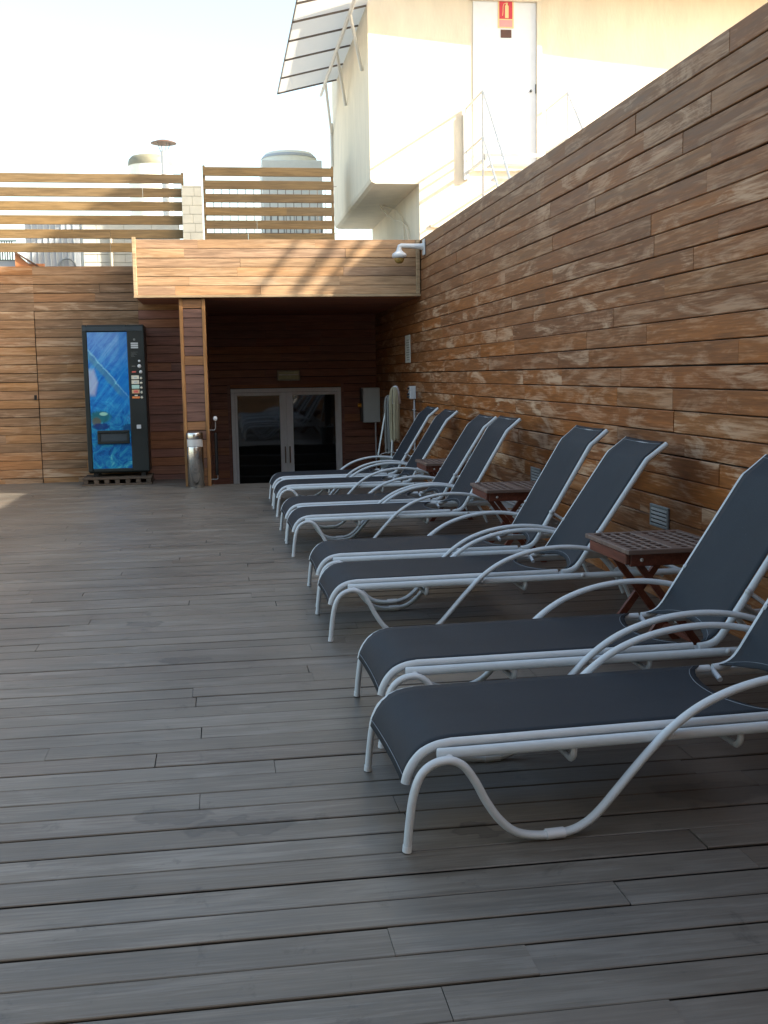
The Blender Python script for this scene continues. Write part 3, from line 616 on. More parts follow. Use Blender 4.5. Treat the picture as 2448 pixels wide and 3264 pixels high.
# ------------------------------------------------------------------ loungers
def lx_(pts): return [(x - 0.50, z) for x, z in pts]
LEG = lx_([(.487, .004), (.496, .09), (.508, .165), (.530, .222), (.568, .253), (.615, .260), (.655, .240), (.690, .190), (.722, .128), (.762, .070), (.81, .030), (.87, .014), (.94, .013), (1.0, .026), (1.055, .062), (1.12, .132), (1.20, .220), (1.28, .298), (1.37, .360), (1.47, .402), (1.58, .428), (1.70, .438), (1.82, .430), (1.94, .402), (2.05, .355), (2.15, .292), (2.24, .205), (2.31, .110), (2.36, .004)])
SFR = lx_([(.497, .180), (.505, .208), (.523, .240), (.551, .268), (.590, .285), (.635, .2915)])
BFR = lx_([(1.73, .294), (1.77, .300), (1.805, .317), (1.833, .350), (1.86, .395)])
BTOP = lx_([(2.152, .873), (2.172, .902), (2.200, .924), (2.275, .987)])
def make_lounger(lab):
    root = thing('sun_lounger', (0, 0, 0), lab, 'sun lounger', 'white framed sun loungers in a row along the timber wall')
    WY = 0.69
    for y in (0.014, WY - 0.014):
        MB().tube([(p[0], y, p[1]) for p in spline([(a, 0, b_) for a, b_ in LEG], 5) for p in [(p[0], p[2])]], 0.0122, 12, flat=1.3).build('leg_arm_tube', 'alu_white', root)
        # rail + rear
    for y, sy in ((0.045, 1), (WY - 0.045, -1)):
        r_ = MB(); r_.tube([(0.085, y, .270), (0.088, y, .270), (1.90, y, .276)], [0.014, 0.0172, 0.0172], 12, flat=0.85); rl = r_.build('side_rail', 'alu_white', root)
        yo = y - sy * 0.022
        c_ = MB(); c_.tube([(0.115, yo + sy * .008, .252), (0.115, yo - sy * .006, .268)], 0.011, 8); c_.build('bracket', 'alu_white', rl)
        MB().tube([(.795, yo + sy * .012, .272), (.780, yo - sy * .010, .280)], 0.011, 8).build('bracket', 'alu_white', rl)
        MB().lathe([(0.0, y - sy * 0.026), (0.010, y - sy * 0.024), (0.012, y - sy * 0.018)], 1.335, 0.281, 10, axis='y').build('bolt', 'plastic', rl)
        f_ = MB(); yi = y + sy * 0.030
        pth = [(p[0], yi, p[2]) for p in spline([(a, 0, b_) for a, b_ in SFR], 5)] + [(1.21, yi, .2965)]
        f_.tube(pth, 0.0142, 12); f_.build('seat_frame', 'alu_white', root)
        yb = y + sy * 0.020
        bp = [(p[0], yb, p[2]) for p in spline([(a, 0, b_) for a, b_ in BFR], 5)] + [(p[0], yb, p[2]) for p in spline([(a, 0, b_) for a, b_ in BTOP], 4)]
        MB().tube(bp, 0.0145, 12).build('back_frame', 'alu_white', root)
        # support strut with notched plate
        s_ = MB(); s_.tube([(1.425, yb, .505), (1.60, yb, .385), (1.80, yb, .278)], 0.0085, 8)
        s_.lathe([(0.0, yb - 0.022), (0.011, yb - 0.020), (0.013, yb - 0.008)], 1.418, 0.508, 10, axis='y')
        so = s_.build('support_strut', 'alu_white', root)
        pl = MB(); pl.prism_y([(1.52, .425), (1.56, .43), (1.60, .40), (1.62, .36), (1.58, .33), (1.55, .35), (1.53, .39)], yb - 0.004, yb + 0.004)
        pl.prism_y([(1.52, .30), (1.75, .30), (1.74, .33), (1.66, .36), (1.60, .35), (1.55, .33)], yb + 0.006, yb + 0.012)
        pl.build('notched_plate', 'alu_white', so)
        # foot clamp on the lowest bend
        MB().tube([(0.40, 0.014 if sy > 0 else WY - 0.014, .0135), (0.456, 0.014 if sy > 0 else WY - 0.014, .0150)], 0.0152, 12, flat=1.3).build('clamp', 'plastic', root)
        MB().tube([(-0.0135, 0.014 if sy > 0 else WY - 0.014, 0.002), (-0.0118, 0.014 if sy > 0 else WY - 0.014, 0.02)], 0.0135, 12, flat=1.28).build('foot_cap', 'plastic', root)
    # cross bars hanging under the seat with curled ends
    for x in (0.50, 1.03):
        cb = MB(); cb.tube(spline([(x, .055, .262), (x, .056, .236), (x, .075, .215), (x, .11, .213), (x, .345, .213), (x, .58, .213), (x, .615, .215), (x, .634, .236), (x, .635, .262)], 4), 0.0105, 8); cb.build('cross_bar', 'alu_white', root)
    MB().tube([(0.005, .085, .196), (0.005, WY - .085, .196)], 0.008, 8).build('foot_bar', 'alu_white', root)
    MB().tube([(1.758, .07, .974), (1.758, WY - .07, .974)], 0.009, 8).build('top_bar', 'alu_white', root)
    MB().tube([(1.885, .045, .281), (1.885, WY - .045, .281)], 0.012, 8).build('rear_bar', 'alu_white', root)
    hb = MB(); pass
    for ya, yb2, yc in ((.07, .10, .13), (WY - .07, WY - .10, WY - .13)): MB().tube([(1.225, ya, .290), (1.225, yb2, .280), (1.225, yc, .270)], 0.010, 8).build('hinge_hook', 'alu_white', root)
    # slings
    y0_, y1_ = 0.078, WY - 0.078; ny = 14
    def sling(path, name, cut0=0.0, cut1=0.0, sag=0.006):
        # path: (x,z) list; cut: concave inset at the end
        P = [Vector((a, 0, b_)) for a, b_ in path]; L = [0.0]
        for a, b_ in zip(P, P[1:]): L.append(L[-1] + (b_ - a).length)
        def at(s):
            s = max(0, min(L[-1], s))
            for i in range(len(L) - 1):
                if s <= L[i + 1] + 1e-9:
                    t = (s - L[i]) / max(1e-9, L[i + 1] - L[i]); t = min(1, max(0, t)); q = P[i].lerp(P[i + 1], t); d = (P[i + 1] - P[i]).normalized(); return q, Vector((-d.z, 0, d.x))
            return P[-1], Vector((0, 0, 1))
        ns = 40; mb = MB(); top = []; bot = []
        for j in range(ny + 1):
            v = j / ny; y = y0_ + (y1_ - y0_) * v; k = (1 - (2 * v - 1) ** 2)
            sa = cut0 * k ** 0.7; sb_ = L[-1] - cut1 * k ** 0.7
            for i in range(ns + 1):
                q, nn = at(sa + (sb_ - sa) * i / ns)
                off = -sag * k
                top.append((q.x + nn.x * off, y, q.z + nn.z * off)); bot.append((q.x + nn.x * (off - 0.0025), y, q.z + nn.z * (off - 0.0025)))
        base = 0; mb.v = top + bot; N_ = len(top); w_ = ns + 1
        for j in range(ny):
            for i in range(ns):
                a = j * w_ + i; mb.f.append([a, a + 1, a + w_ + 1, a + w_]); mb.sm.append(True); mb.f.append([N_ + a, N_ + a + w_, N_ + a + w_ + 1, N_ + a + 1]); mb.sm.append(True)
        for j in range(ny):
            for i in (0, ns):
                a = j * w_ + i; mb.f.append([a, a + w_, N_ + a + w_, N_ + a]); mb.sm.append(False)
        for i in range(ns):
            for j in (0, ny):
                a = j * w_ + i; mb.f.append([a, a + 1, N_ + a + 1, N_ + a]); mb.sm.append(False)
        o = mb.build(name, 'fabric', root)
        for idx in ((2,) if name == 'seat_sling' else (2,)):
            for end in ((0.022, None), (None, 0.022)):
                pts = []
                for j in range(ny + 1):
                    v = j / ny; k = (1 - (2 * v - 1) ** 2); y = y0_ + (y1_ - y0_) * v
                    s = (cut0 * k ** 0.7 + end[0]) if end[0] else (L[-1] - cut1 * k ** 0.7 - end[1])
                    q, nn = at(s); pts.append((q.x + nn.x * (0.0008 - sag * k), y, q.z + nn.z * (0.0008 - sag * k)))
                MB().tube(pts, 0.0011, 4).build('stitching', 'stitch', o)
        return o
    up = 0.0165
    seat = [(-0.014, .182), (-0.006, .212), (0.014, .248), (0.042, .278), (0.084, .299), (0.135, .3065), (0.4, .3085), (1.17, .3115)]
    seat = [(p[0], p[2]) for p in spline([(a, 0, b_) for a, b_ in seat[:6]], 4)] + seat[6:]
    sling(seat, 'seat_sling', 0, 0.085, 0.007)
    bk = [(1.245, .309), (1.272, .315), (1.298, .330), (1.322, .360), (1.348, .403), (1.494, .642), (1.641, .882), (1.662, .913), (1.690, .936), (1.763, .999)]
    sling(bk, 'back_sling', 0.075, 0, 0.008)
    return root
labs = ['front-most sun lounger, its backrest cut off by the right edge of the photo',
 'sun lounger second from the front, side by side with the front-most lounger',
 'sun lounger third from the front, its backrest rising just behind the nearest side table',
 'sun lounger fourth from the front, just in front of the middle side table',
 'sun lounger fifth from the front, nearer of the pair just behind the middle side table',
 'sun lounger sixth from the front, just in front of the farthest side table',
 'sun lounger seventh from the front, nearer of the two just behind the farthest side table',
 'farthest sun lounger, last in the row, beside the mop bucket and doorway']
spots = [(0.484, 2.93, 0.035), (0.541, 3.815, 0.012), (0.520, 5.46, 0.012), (0.530, 6.315, -0.004), (0.510, 8.165, 0.012), (0.505, 8.965, 0.010), (0.515, 10.56, 0.0), (0.518, 11.50, 0.0)]
L0 = make_lounger(labs[0])
for i, (x, y, a) in enumerate(spots):
    o = L0 if i == 0 else copy_tree(L0)
    o.location = (x + 0.013, y, 0); o.rotation_euler = (0, 0, a); o['label'] = labs[i]
    rec = math.radians((1.5, 2.0, 3.0, -0.6, -0.4, 1.2, 1.0, 0.3)[i]); pv = Vector((1.27, 0, 0.30))
    mr_ = Matrix.Translation(pv) @ Matrix.Rotation(rec, 4, 'Y') @ Matrix.Translation(-pv)
    for ch in o.children:
        if ch.name.split('.')[0] in ('back_frame', 'back_sling', 'top_bar', 'support_strut'): ch.matrix_local = mr_

# ------------------------------------------------------------------ side tables
def make_table(lab):
    root = thing('side_table', (0, 0, 0), lab, 'side table', 'folding slatted side tables between the loungers')
    Wd, D, H = 0.50, 0.57, 0.54
    t_ = MB()
    # lattice top: border, middle board, bars both ways
    t_.cbox(0, Wd, 0, 0.034, H - 0.022, H, 0.003); t_.cbox(0, Wd, D - 0.034, D, H - 0.022, H, 0.003)
    t_.cbox(0, 0.030, 0.035, D - 0.035, H - 0.022, H, 0.003); t_.cbox(Wd - 0.030, Wd, 0.035, D - 0.035, H - 0.022, H, 0.003)
    t_.cbox(Wd / 2 - 0.028, Wd / 2 + 0.028, 0.035, D - 0.035, H - 0.022, H, 0.003)
    tp = t_.build('table_top', 'table_top_wood', root)
    lt = MB()
    for (a, b_) in ((0.031, Wd / 2 - 0.029), (Wd / 2 + 0.029, Wd - 0.031)):
        n = 3; wd = (b_ - a); p = wd / (n + 1)
        for k in range(1, n + 1): lt.cbox(a + p * k - 0.006, a + p * k + 0.006, 0.035, D - 0.035, H - 0.019, H - 0.001, 0.002)
        m_ = 8; q = (D - 0.070) / m_
        for k in range(1, m_): lt.cbox(a + 0.001, b_ - 0.001, 0.035 + q * k - 0.0105, 0.035 + q * k + 0.0105, H - 0.021, H - 0.003, 0.002)
    lt.build('lattice', 'table_top_wood', tp)
    for y in (0.05, D - 0.075):
        ap = MB().cbox(0.03, Wd - 0.03, y, y + 0.025, H - 0.085, H - 0.0235, 0.004); ao = ap.build('apron', 'table_wood', root)
        if y < 0.1:
            bl = MB(); bl.lathe([(0.0, y - 0.006), (0.008, y - 0.004), (0.009, y + 0.0)], 0.085, H - 0.055, 10, axis='y'); bl.lathe([(0.0, y - 0.006), (0.008, y - 0.004), (0.009, y + 0.0)], Wd - 0.085, H - 0.055, 10, axis='y'); bl.build('bolt', 'steel_pale', ao)
    for xa in (0.006, Wd - 0.029): MB().cbox(xa, xa + 0.023, 0.05, D - 0.05, H - 0.075, H - 0.0235, 0.004).build('end_apron', 'table_wood', root)
    def leg(x0, x1, y):
        hw = 0.024; dx = x1 - x0; dz = H - 0.05; L = math.hypot(dx, dz); nx, nz = dz / L * hw, -dx / L * hw
        MB().extr([(x0 - nx - 0.003, 0), (x0 + nx + 0.003, 0), (x1 + nx, dz), (x1 - nx, dz)], lambda p: (p[0], y, p[1]), lambda p: (p[0], y + 0.022, p[1])).build('leg', 'table_wood', root)
    for y in (0.078, D - 0.10): leg(0.06, Wd - 0.07, y)
    for y in (0.104, D - 0.126): leg(Wd - 0.06, 0.07, y)
    MB().cbox(0.10, 0.135, 0.127, D - 0.127, 0.06, 0.085, 0.003).build('stretcher', 'table_wood', root)
    MB().cbox(Wd - 0.135, Wd - 0.10, 0.127, D - 0.127, 0.06, 0.085, 0.003).build('stretcher', 'table_wood', root)
    return root
tl = ['nearest red-brown slatted side table, its lattice top fully visible beside a wall vent', 'middle red-brown slatted side table of the three along the wall', 'farthest red-brown slatted side table of the three, partly hidden by lounger backs']
T0 = make_table(tl[0])
for i, (x, y, a) in enumerate([(1.81, 4.70, 0.02), (1.815, 7.40, -0.02), (1.835, 9.78, 0.0)]):
    o = T0 if i == 0 else copy_tree(T0)
    o.location = (x, y, 0); o.rotation_euler = (0, 0, a); o['label'] = tl[i]

# ------------------------------------------------------------------ wall vents and fittings on the right wall
def make_vent():
    r_ = thing('wall_vent', (0, 0, 0), '', 'vent', 'small steel vents low on the timber wall')
    X = XW * 0
    f_ = MB(); f_.cbox(-0.014, -0.001, 0, 0.27, 0, 0.016, 0.002); f_.cbox(-0.014, -0.001, 0, 0.27, 0.114, 0.13, 0.002); f_.cbox(-0.014, -0.001, 0, 0.018, 0.017, 0.113, 0.002); f_.cbox(-0.014, -0.001, 0.252, 0.27, 0.017, 0.113, 0.002)
    f_.build('frame', 'galv', r_)
    l = MB()
    for k in range(4): l.extr([(0, 0), (0.011, -0.006), (0.011, 0.010), (0, 0.016)], lambda p: (-0.012 + p[0], 0.019, 0.026 + k * 0.0235 + p[1]), lambda p: (-0.012 + p[0], 0.251, 0.026 + k * 0.0235 + p[1]))
    l.build('louvres', 'vent', r_); MB().box(-0.002, -0.0005, 0.018, 0.252, 0.017, 0.113).build('back_plate', 'black', r_)
    return r_
V0 = make_vent()
vl = ['small steel louvred vent in the timber wall just above the nearest side table', 'small steel louvred vent low on the wall showing beside the middle side table', 'small steel louvred vent low on the wall above the farthest side table']
for i, y in enumerate((6.00, 8.58, 11.05)):
    o = V0 if i == 0 else copy_tree(V0)
    o.location = (XW - 0.002, y, 0.425 if i == 0 else 0.44); o['label'] = vl[i]
w = thing('wall_sign', (XW, 14.85, 1.5), 'narrow pale notice board on the timber wall by the porch', 'sign')
MB().cbox(XW - 0.014, XW - 0.002, 14.66, 15.03, 1.505, 1.875, 0.002).build('panel', 'hvac_pale', w)
tx = MB()
for i in range(9): tx.box(XW - 0.0155, XW - 0.0145, 14.70, 14.70 + R.uniform(0.18, 0.28), 1.54 + i * 0.033, 1.547 + i * 0.033)
tx.build('print', 'dull_text', w)
w = thing('switch_box', (XW, 14.3, 1.1), 'small white socket box with side knobs and a conduit, on the timber wall', 'switch box')
MB().cbox(XW - 0.085, XW - 0.003, 14.28, 14.39, 1.025, 1.195, 0.006).build('case', 'plastic', w)
kk = MB()
for z_ in (1.055, 1.09, 1.165): kk.lathe([(0.0, XW - 0.115), (0.012, XW - 0.113), (0.013, XW - 0.085)], 14.33, z_, 12, axis='x')
kk.build('knobs', 'black', w)
MB().tube([(XW - 0.02, 14.33, 0.02), (XW - 0.02, 14.33, 1.026)], 0.0115, 10).build('conduit', 'plastic', w)
for z_ in (0.35, 0.88): MB().box(XW - 0.045, XW - 0.003, 14.315, 14.345, z_, z_ + 0.014).build('clip', 'plastic', w)
w = thing('isolator_box', (2.4, 17.6, 0.6), 'larger pale grey electrical box with an orange handle beside the glazed doors', 'electrical box')
MB().cbox(2.285, XW - 0.003, 17.58, 17.86, 0.59, 1.145, 0.008).build('case', 'box_grey', w)
MB().cbox(2.262, 2.284, 17.60, 17.85, 0.60, 1.135, 0.006).build('cover', 'box_dark', w)
MB().lathe([(0.0, 2.205), (0.032, 2.21), (0.036, 2.262)], 17.68, 0.865, 16, axis='x').build('handle', 'knob_orange', w)
MB().tube([(2.49, 17.66, -0.85), (2.49, 17.66, 0.592)], 0.014, 10).build('conduit', 'plastic', w)
# surveillance camera
w = thing('dome_camera', (2.3, 13.6, 2.8), 'white dome security camera on a bracket at the corner of the porch and the wall', 'camera')
MB().cbox(XW - 0.022, XW - 0.002, 13.50, 13.62, 2.80, 2.99, 0.006).build('mount_plate', 'plastic', w)
MB().tube([(XW - 0.02, 13.56, 2.90), (2.49, 13.56, 2.905), (2.38, 13.56, 2.91), (2.27, 13.56, 2.915), (2.245, 13.56, 2.905), (2.24, 13.56, 2.87)], [0.045, 0.034, 0.028, 0.027, 0.027, 0.030], 12).build('arm', 'plastic', w)
MB().lathe([(0.028, 2.89), (0.035, 2.855), (0.055, 2.835), (0.085, 2.815), (0.090, 2.80), (0.088, 2.775), (0.07, 2.765)], 2.24, 13.56, 24).build('housing', 'plastic', w)
MB().lathe([(0.062, 2.764), (0.060, 2.74), (0.048, 2.715), (0.025, 2.70), (0.0, 2.697)], 2.24, 13.56, 24).build('dome', 'amber', w)

# ------------------------------------------------------------------ mop and bucket
w = thing('bucket', (2.13, 13.80, 0), 'grey bucket with mop handles in it behind the farthest lounger', 'bucket')
MB().lathe([(0.0, 0.004), (0.10, 0.005), (0.115, 0.02), (0.14, 0.30), (0.148, 0.305), (0.148, 0.318), (0.136, 0.318), (0.112, 0.03), (0.0, 0.02)], 2.13, 13.80, 28).build('pail', 'galv', w)
MB().tube([(2.13 + 0.15 * math.cos(a), 13.80, 0.31 + 0.06 * math.sin(a)) for a in [math.pi * k / 12 for k in range(13)]], 0.004, 6).build('bail', 'steel_pale', w)
w = thing('mop', (2.17, 13.82, 0), 'upturned mop with long cream strands, standing in the bucket in the corner', 'mop')
MB().tube([(2.13, 13.82, 0.03), (2.20, 13.86, 1.17)], 0.011, 8).build('pole', 'box_grey', w)
def strands(cx, cy, ztop, zbot, rad, n, mat, name, parent):
    s_ = MB()
    for k in range(n):
        a = 2 * math.pi * k / n + R.uniform(-.1, .1); rr = rad * R.uniform(0.55, 1.0); zb = zbot + R.uniform(-0.03, 0.05)
        s_.tube(spline([(cx, cy, ztop), (cx + rr * .6 * math.cos(a), cy + rr * .6 * math.sin(a), ztop - 0.02), (cx + rr * math.cos(a), cy + rr * math.sin(a), ztop - 0.12), (cx + rr * 1.05 * math.cos(a), cy + rr * math.sin(a), (ztop + zbot) / 2), (cx + rr * 0.9 * math.cos(a), cy + rr * .9 * math.sin(a), zb)], 3), 0.010, 6)
    return s_.build(name, mat, parent)
strands(2.20, 13.86, 1.19, 0.52, 0.075, 30, 'mop_rag', 'strands', w)
MB().lathe([(0.0, 1.21), (0.03, 1.20), (0.055, 1.12), (0.07, 0.98), (0.0, 0.97)], 2.215, 13.86, 18).build('head', 'plastic', w)
w = thing('mop', (2.05, 13.76, 0), 'second mop with short grey strands leaning behind the cream mop', 'mop')
MB().tube([(1.98, 13.86, 0.33), (2.12, 13.95, 1.02)], 0.010, 8).build('pole', 'box_grey', w)
strands(2.135, 13.955, 1.08, 0.36, 0.06, 18, 'mop_grey', 'strands', w)

# ------------------------------------------------------------------ cream building beyond the wall
YN, XB, YFR = 15.3, 2.143, 20.0
w = thing('rendered_building', (4.5, 17, 3), 'cream rendered rooftop building with an overhanging lower corner', 'building')
b = MB(); c = 0.05
b.prism_y([(XB + c * 1.4, 3.945), (9.5, 3.945), (9.5, 6.62), (XB, 6.62), (XB, 3.945 + c * 1.4), (XB + c * .3, 3.945 + c * .5)], YN, YFR)
b.build('upper_wall', 'stucco', w)
MB().box(2.82, 9.5, YN, YFR, -0.5, 3.944).build('lower_wall', 'stucco', w)
# unseen slab added above the frame, tapered to shade the upper wall
MB().extr([(XB, YN), (9.0, YN), (9.0, YN - 0.85), (XB, YN - 0.46)], lambda p: (p[0], p[1] - 0.002, 6.63), lambda p: (p[0], p[1] - 0.002, 6.70)).build('shade_slab', 'stucco', w)
d = MB().box(3.59, 4.475, YN - 0.014, YN - 0.002, 4.18, 6.365); do = d.build('door', 'white_door', w)
fr = MB(); fr.box(4.477, 4.545, YN - 0.06, YN - 0.001, 4.18, 6.365); fr.box(3.55, 4.545, YN - 0.06, YN - 0.001, 6.367, 6.40); fr.build('door_surround', 'stucco', do)
hd = MB(); hd.lathe([(0.0, YN - 0.05), (0.015, YN - 0.048), (0.018, YN - 0.014)], 4.40, 5.20, 12, axis='y'); hd.build('keyhole', 'box_dark', do)
MB().box(4.462, 4.474, YN - 0.03, YN - 0.0145, 5.17, 5.29).build('latch', 'box_dark', do)
MB().box(2.97, 3.5, YN - 0.03, YN - 0.001, 3.36, 3.40).build('ledge', 'stucco', w)
sg = thing('fire_extinguisher_sign', (4.05, YN - 0.02, 6.1), 'red fire extinguisher sign with a brown plate below it on the white door', 'sign')
MB().box(3.935, 4.158, YN - 0.020, YN - 0.0145, 6.02, 6.40).build('yellow_rim', 'yellowrim', sg)
MB().box(3.955, 4.138, YN - 0.0225, YN - 0.0205, 6.14, 6.375).build('red_field', 'red', sg)
ex = MB(); ex.cbox(4.035, 4.085, YN - 0.0245, YN - 0.023, 6.15, 6.31, 0.0005); ex.extr([(4.040, 6.311), (4.080, 6.311), (4.068, 6.335), (4.052, 6.335)], lambda p: (p[0], YN - 0.0245, p[1]), lambda p: (p[0], YN - 0.023, p[1]))
ex.box(4.045, 4.075, YN - 0.0245, YN - 0.023, 6.337, 6.35); ex.tube([(4.05, YN - 0.0238, 6.343), (4.02, YN - 0.0238, 6.335), (4.008, YN - 0.0238, 6.30), (4.006, YN - 0.0238, 6.22), (4.0, YN - 0.0238, 6.18)], 0.004, 6, flat=0.3)
ex.build('extinguisher_symbol', 'yellowrim', sg)
MB().box(3.955, 4.138, YN - 0.0225, YN - 0.0205, 6.035, 6.125).build('lower_field', 'pink', sg)
MB().box(3.975, 4.125, YN - 0.020, YN - 0.0145, 5.895, 6.0).build('brown_plate', 'brownsign', sg)
# landing, stair and railings
w = thing('steel_stair', (4.0, 14.5, 4.0), 'pale steel stair landing with railings in front of the white door', 'stair')
ln_ = MB(); [ln_.box(3.5, 4.62, 14.30 + k * 0.105, 14.325 + k * 0.105, 4.13, 4.17) for k in (0, 9)]; ln_.box(3.5, 3.53, 14.29, YN - 0.03, 4.09, 4.129); ln_.box(4.59, 4.62, 14.29, YN - 0.03, 4.09, 4.129); ln_.build('landing', 'white_metal', w)
tr = MB()
for i in range(7): tr.box(3.52, 4.60, 14.28 - (i + 1) * 0.22, 14.28 - i * 0.22, 4.17 - (i + 1) * 0.2, 4.20 - (i + 1) * 0.2)
tr.build('treads', 'white_metal', w)
for X_ in (3.485, 4.62):
    r_ = MB()
    for z_ in (4.95, 4.375): r_.tube([(X_, YN - 0.03, z_), (X_, 14.34, z_), (X_, 14.30, z_ - 0.01), (X_, 12.6, z_ - 1.72)], 0.017, 8)
    r_.tube([(X_, YN - 0.045, 4.0), (X_, YN - 0.045, 4.95)], 0.02, 8); r_.tube([(X_, 14.32, 3.2), (X_, 14.32, 4.95)], 0.017, 8)
    r_.build('railing', 'white_metal', w)
MB().box(3.44, 3.51, YN - 0.06, YN - 0.001, 4.0, 4.87).build('wall_post', 'white_metal', w)
# awning on the building's left side
w = thing('awning', (1.6, 17, 6), 'off-white canvas awning on thin brown ribs above the left face of the cream building', 'awning')
XO, ZO, ZI = 1.15, 6.05, 6.29
MB().extr([(XO, ZO), (XB - 0.003, ZI), (XB - 0.003, ZI + 0.006), (XO, ZO + 0.006)], lambda p: (p[0], 14.2, p[1]), lambda p: (p[0], 19.12, p[1])).build('canvas', 'awning', w)
rb = MB()
for y_ in (19.1, 18.15, 17.15, 16.2, 15.35, 14.6): rb.tube([(XO - 0.02, y_, ZO - 0.018), (XB - 0.01, y_, ZI - 0.014)], 0.014, 6)
rb.tube([(XO - 0.012, 14.2, ZO - 0.006), (XO - 0.012, 19.14, ZO - 0.006)], 0.010, 6); rb.build('ribs', 'dark_frame', w)
MB().tube([(1.9, 14.2, 6.15), (1.9, 19.5, 6.12)], 0.028, 8).build('bearer', 'white_metal', w)
for (ya, yb_) in ((15.25, 15.80), (16.95, 17.78), (18.7, 20.0 - 0.05)):
    MB().tube([(1.9, ya, 6.13), (XB - 0.025, yb_, 5.56)], 0.024, 8).build('brace', 'white_metal', w)
w = thing('drain_pipe', (2.12, 19.9, 4), 'thin white drain pipe on the far left edge of the cream building', 'pipe')
MB().tube([(XB - 0.03, 19.93, 5.75), (XB - 0.03, 19.93, 5.0)], 0.026, 10).build('pipe', 'white_metal', w)
w = thing('cable', (2.78, 18, 3.9), 'pair of looping cables hanging under the overhanging corner of the cream building', 'cable')
cb = MB(); cb.tube(spline([(2.55, 17.2, 3.94), (2.60, 17.0, 3.80), (2.70, 16.8, 3.66), (2.76, 16.4, 3.58), (2.79, 16.1, 3.42), (2.79, 16.0, 3.2)], 6), 0.011, 6)
cb.tube(spline([(2.60, 17.2, 3.94), (2.70, 17.0, 3.86), (2.77, 16.7, 3.74), (2.79, 16.45, 3.52), (2.79, 16.4, 3.2)], 6), 0.011, 6)
cb.build('wires', 'stucco', w)
cb = MB(); cb.tube(spline([(2.50, 15.9, 3.05), (2.62, 15.9, 3.22), (2.70, 15.9, 3.24), (2.72, 15.9, 3.02)], 5), 0.010, 6); cb.tube(spline([(2.55, 15.85, 3.02), (2.64, 15.85, 3.17), (2.68, 15.85, 3.0)], 5), 0.010, 6); cb.build('loop', 'galv', w)

# ------------------------------------------------------------------ roof plant behind the fences
tag(MB().box(-40, 12, 15.13, 60, 2.4, 2.5).build('roof', 'roof_gravel'), kind='structure')
w = thing('cooling_tower', (1.2, 17.5, 2.5), 'square grey cooling unit with a round cream fan cowl behind the right slatted fence', 'cooling unit')
MB().cbox(0.768, 1.696, 17.5, 18.43, 2.5, 4.66, 0.01).build('body', 'hvac_pale', w)
MB().lathe([(0.43, 4.661), (0.43, 4.71), (0.425, 4.76), (0.39, 4.81), (0.37, 4.83), (0.0, 4.83)], 1.22, 17.96, 36).build('cowl', 'cream_metal', w)
MB().lathe([(0.437, 4.745), (0.437, 4.76), (0.41, 4.79), (0.40, 4.79)], 1.22, 17.96, 36).build('rim', 'hvac', w)
lv = MB(); [lv.box(0.79 + 0.097 * k, 0.80 + 0.097 * k, 17.49, 17.499, 2.6, 3.95) for k in range(10)]; lv.build('panel_ribs', 'box_dark', w)
w = thing('wire_mesh_fence', (0.8, 15.5, 2.5), 'thin dark wire mesh behind the right slatted fence', 'fence')
ms = MB(); [ms.box(-0.10 + 0.109 * k, -0.091 + 0.109 * k, 15.5, 15.505, 2.5, 3.93) for k in range(17)]; [ms.box(-0.12, 1.70, 15.506, 15.512, z_, z_ + 0.008) for z_ in (3.93, 3.3, 2.7)]; ms.build('wires', 'dark_frame', w)
w = thing('ventilation_dome', (-1.30, 25, 2.5), 'round cream dome rising behind the left slatted fence', 'vent dome')
MB().lathe([(0.47, 2.5), (0.47, 5.95), (0.45, 6.03), (0.39, 6.09), (0.26, 6.13), (0.0, 6.135)], -1.30, 25.0, 36).build('shell', 'cream_metal', w)
MB().lathe([(0.476, 5.90), (0.480, 5.95), (0.462, 6.035), (0.40, 6.10), (0.38, 6.10)], -1.30, 25.0, 36).build('rim', 'rim_shade', w)  # ring added to imitate the shaded edge of the dome cap
w = thing('chimney', (-0.81, 20.2, 2.5), 'thin grey flue pipe under a wide brown conical cap', 'chimney')
MB().tube([(-0.81, 20.2, 2.5), (-0.81, 20.2, 5.30)], 0.062, 14).build('flue', 'white_metal', w)  # near-white metal, imitating glare that washes out the pipe
MB().lathe([(0.225, 5.425), (0.22, 5.435), (0.10, 5.475), (0.0, 5.49)], -0.81, 20.2, 28).build('cap', 'rust', w)
sr = MB(); [sr.tube([(-0.81 + 0.06 * math.cos(a), 20.2 + 0.06 * math.sin(a), 5.28), (-0.81 + 0.12 * math.cos(a), 20.2 + 0.12 * math.sin(a), 5.44)], 0.006, 5) for a in (0.4, 2.0, 3.6, 5.2)]; sr.build('stays', 'galv', w)
w = thing('plant_cabinet', (-2.2, 17, 2.5), 'blue-grey ribbed metal cabinet seen through the left slatted fence', 'cabinet')
MB().box(-2.72, -1.95, 17.0, 17.9, 2.5, 3.66).build('body', 'hvac', w)
rb = MB(); [rb.box(-2.72 + 0.085 * k, -2.712 + 0.085 * k, 16.985, 16.999, 2.5, 3.66) for k in range(1, 9)]; rb.build('ribs', 'box_grey', w)
MB().tube([(-2.14 + 0.115 * math.cos(a), 16.95, 3.0 + 0.115 * math.sin(a)) for a in [math.pi * k / 14 for k in range(15)]], 0.014, 8).build('hoop', 'galv', w)
w = thing('block_wall', (-1.4, 17, 2.5), 'sunlit cream block wall seen through the left slatted fence', 'wall')
b = MB(); z = 2.5; k = 0
while z < 3.72:
    x = -1.91 - (0.2 if k % 2 else 0)
    while x < -0.5:
        b.cbox(max(x, -1.91) + 0.003, min(x + 0.40, -0.5) - 0.003, 17.0, 17.15, z + 0.003, z + 0.11, 0.004); x += 0.40
    z += 0.113; k += 1
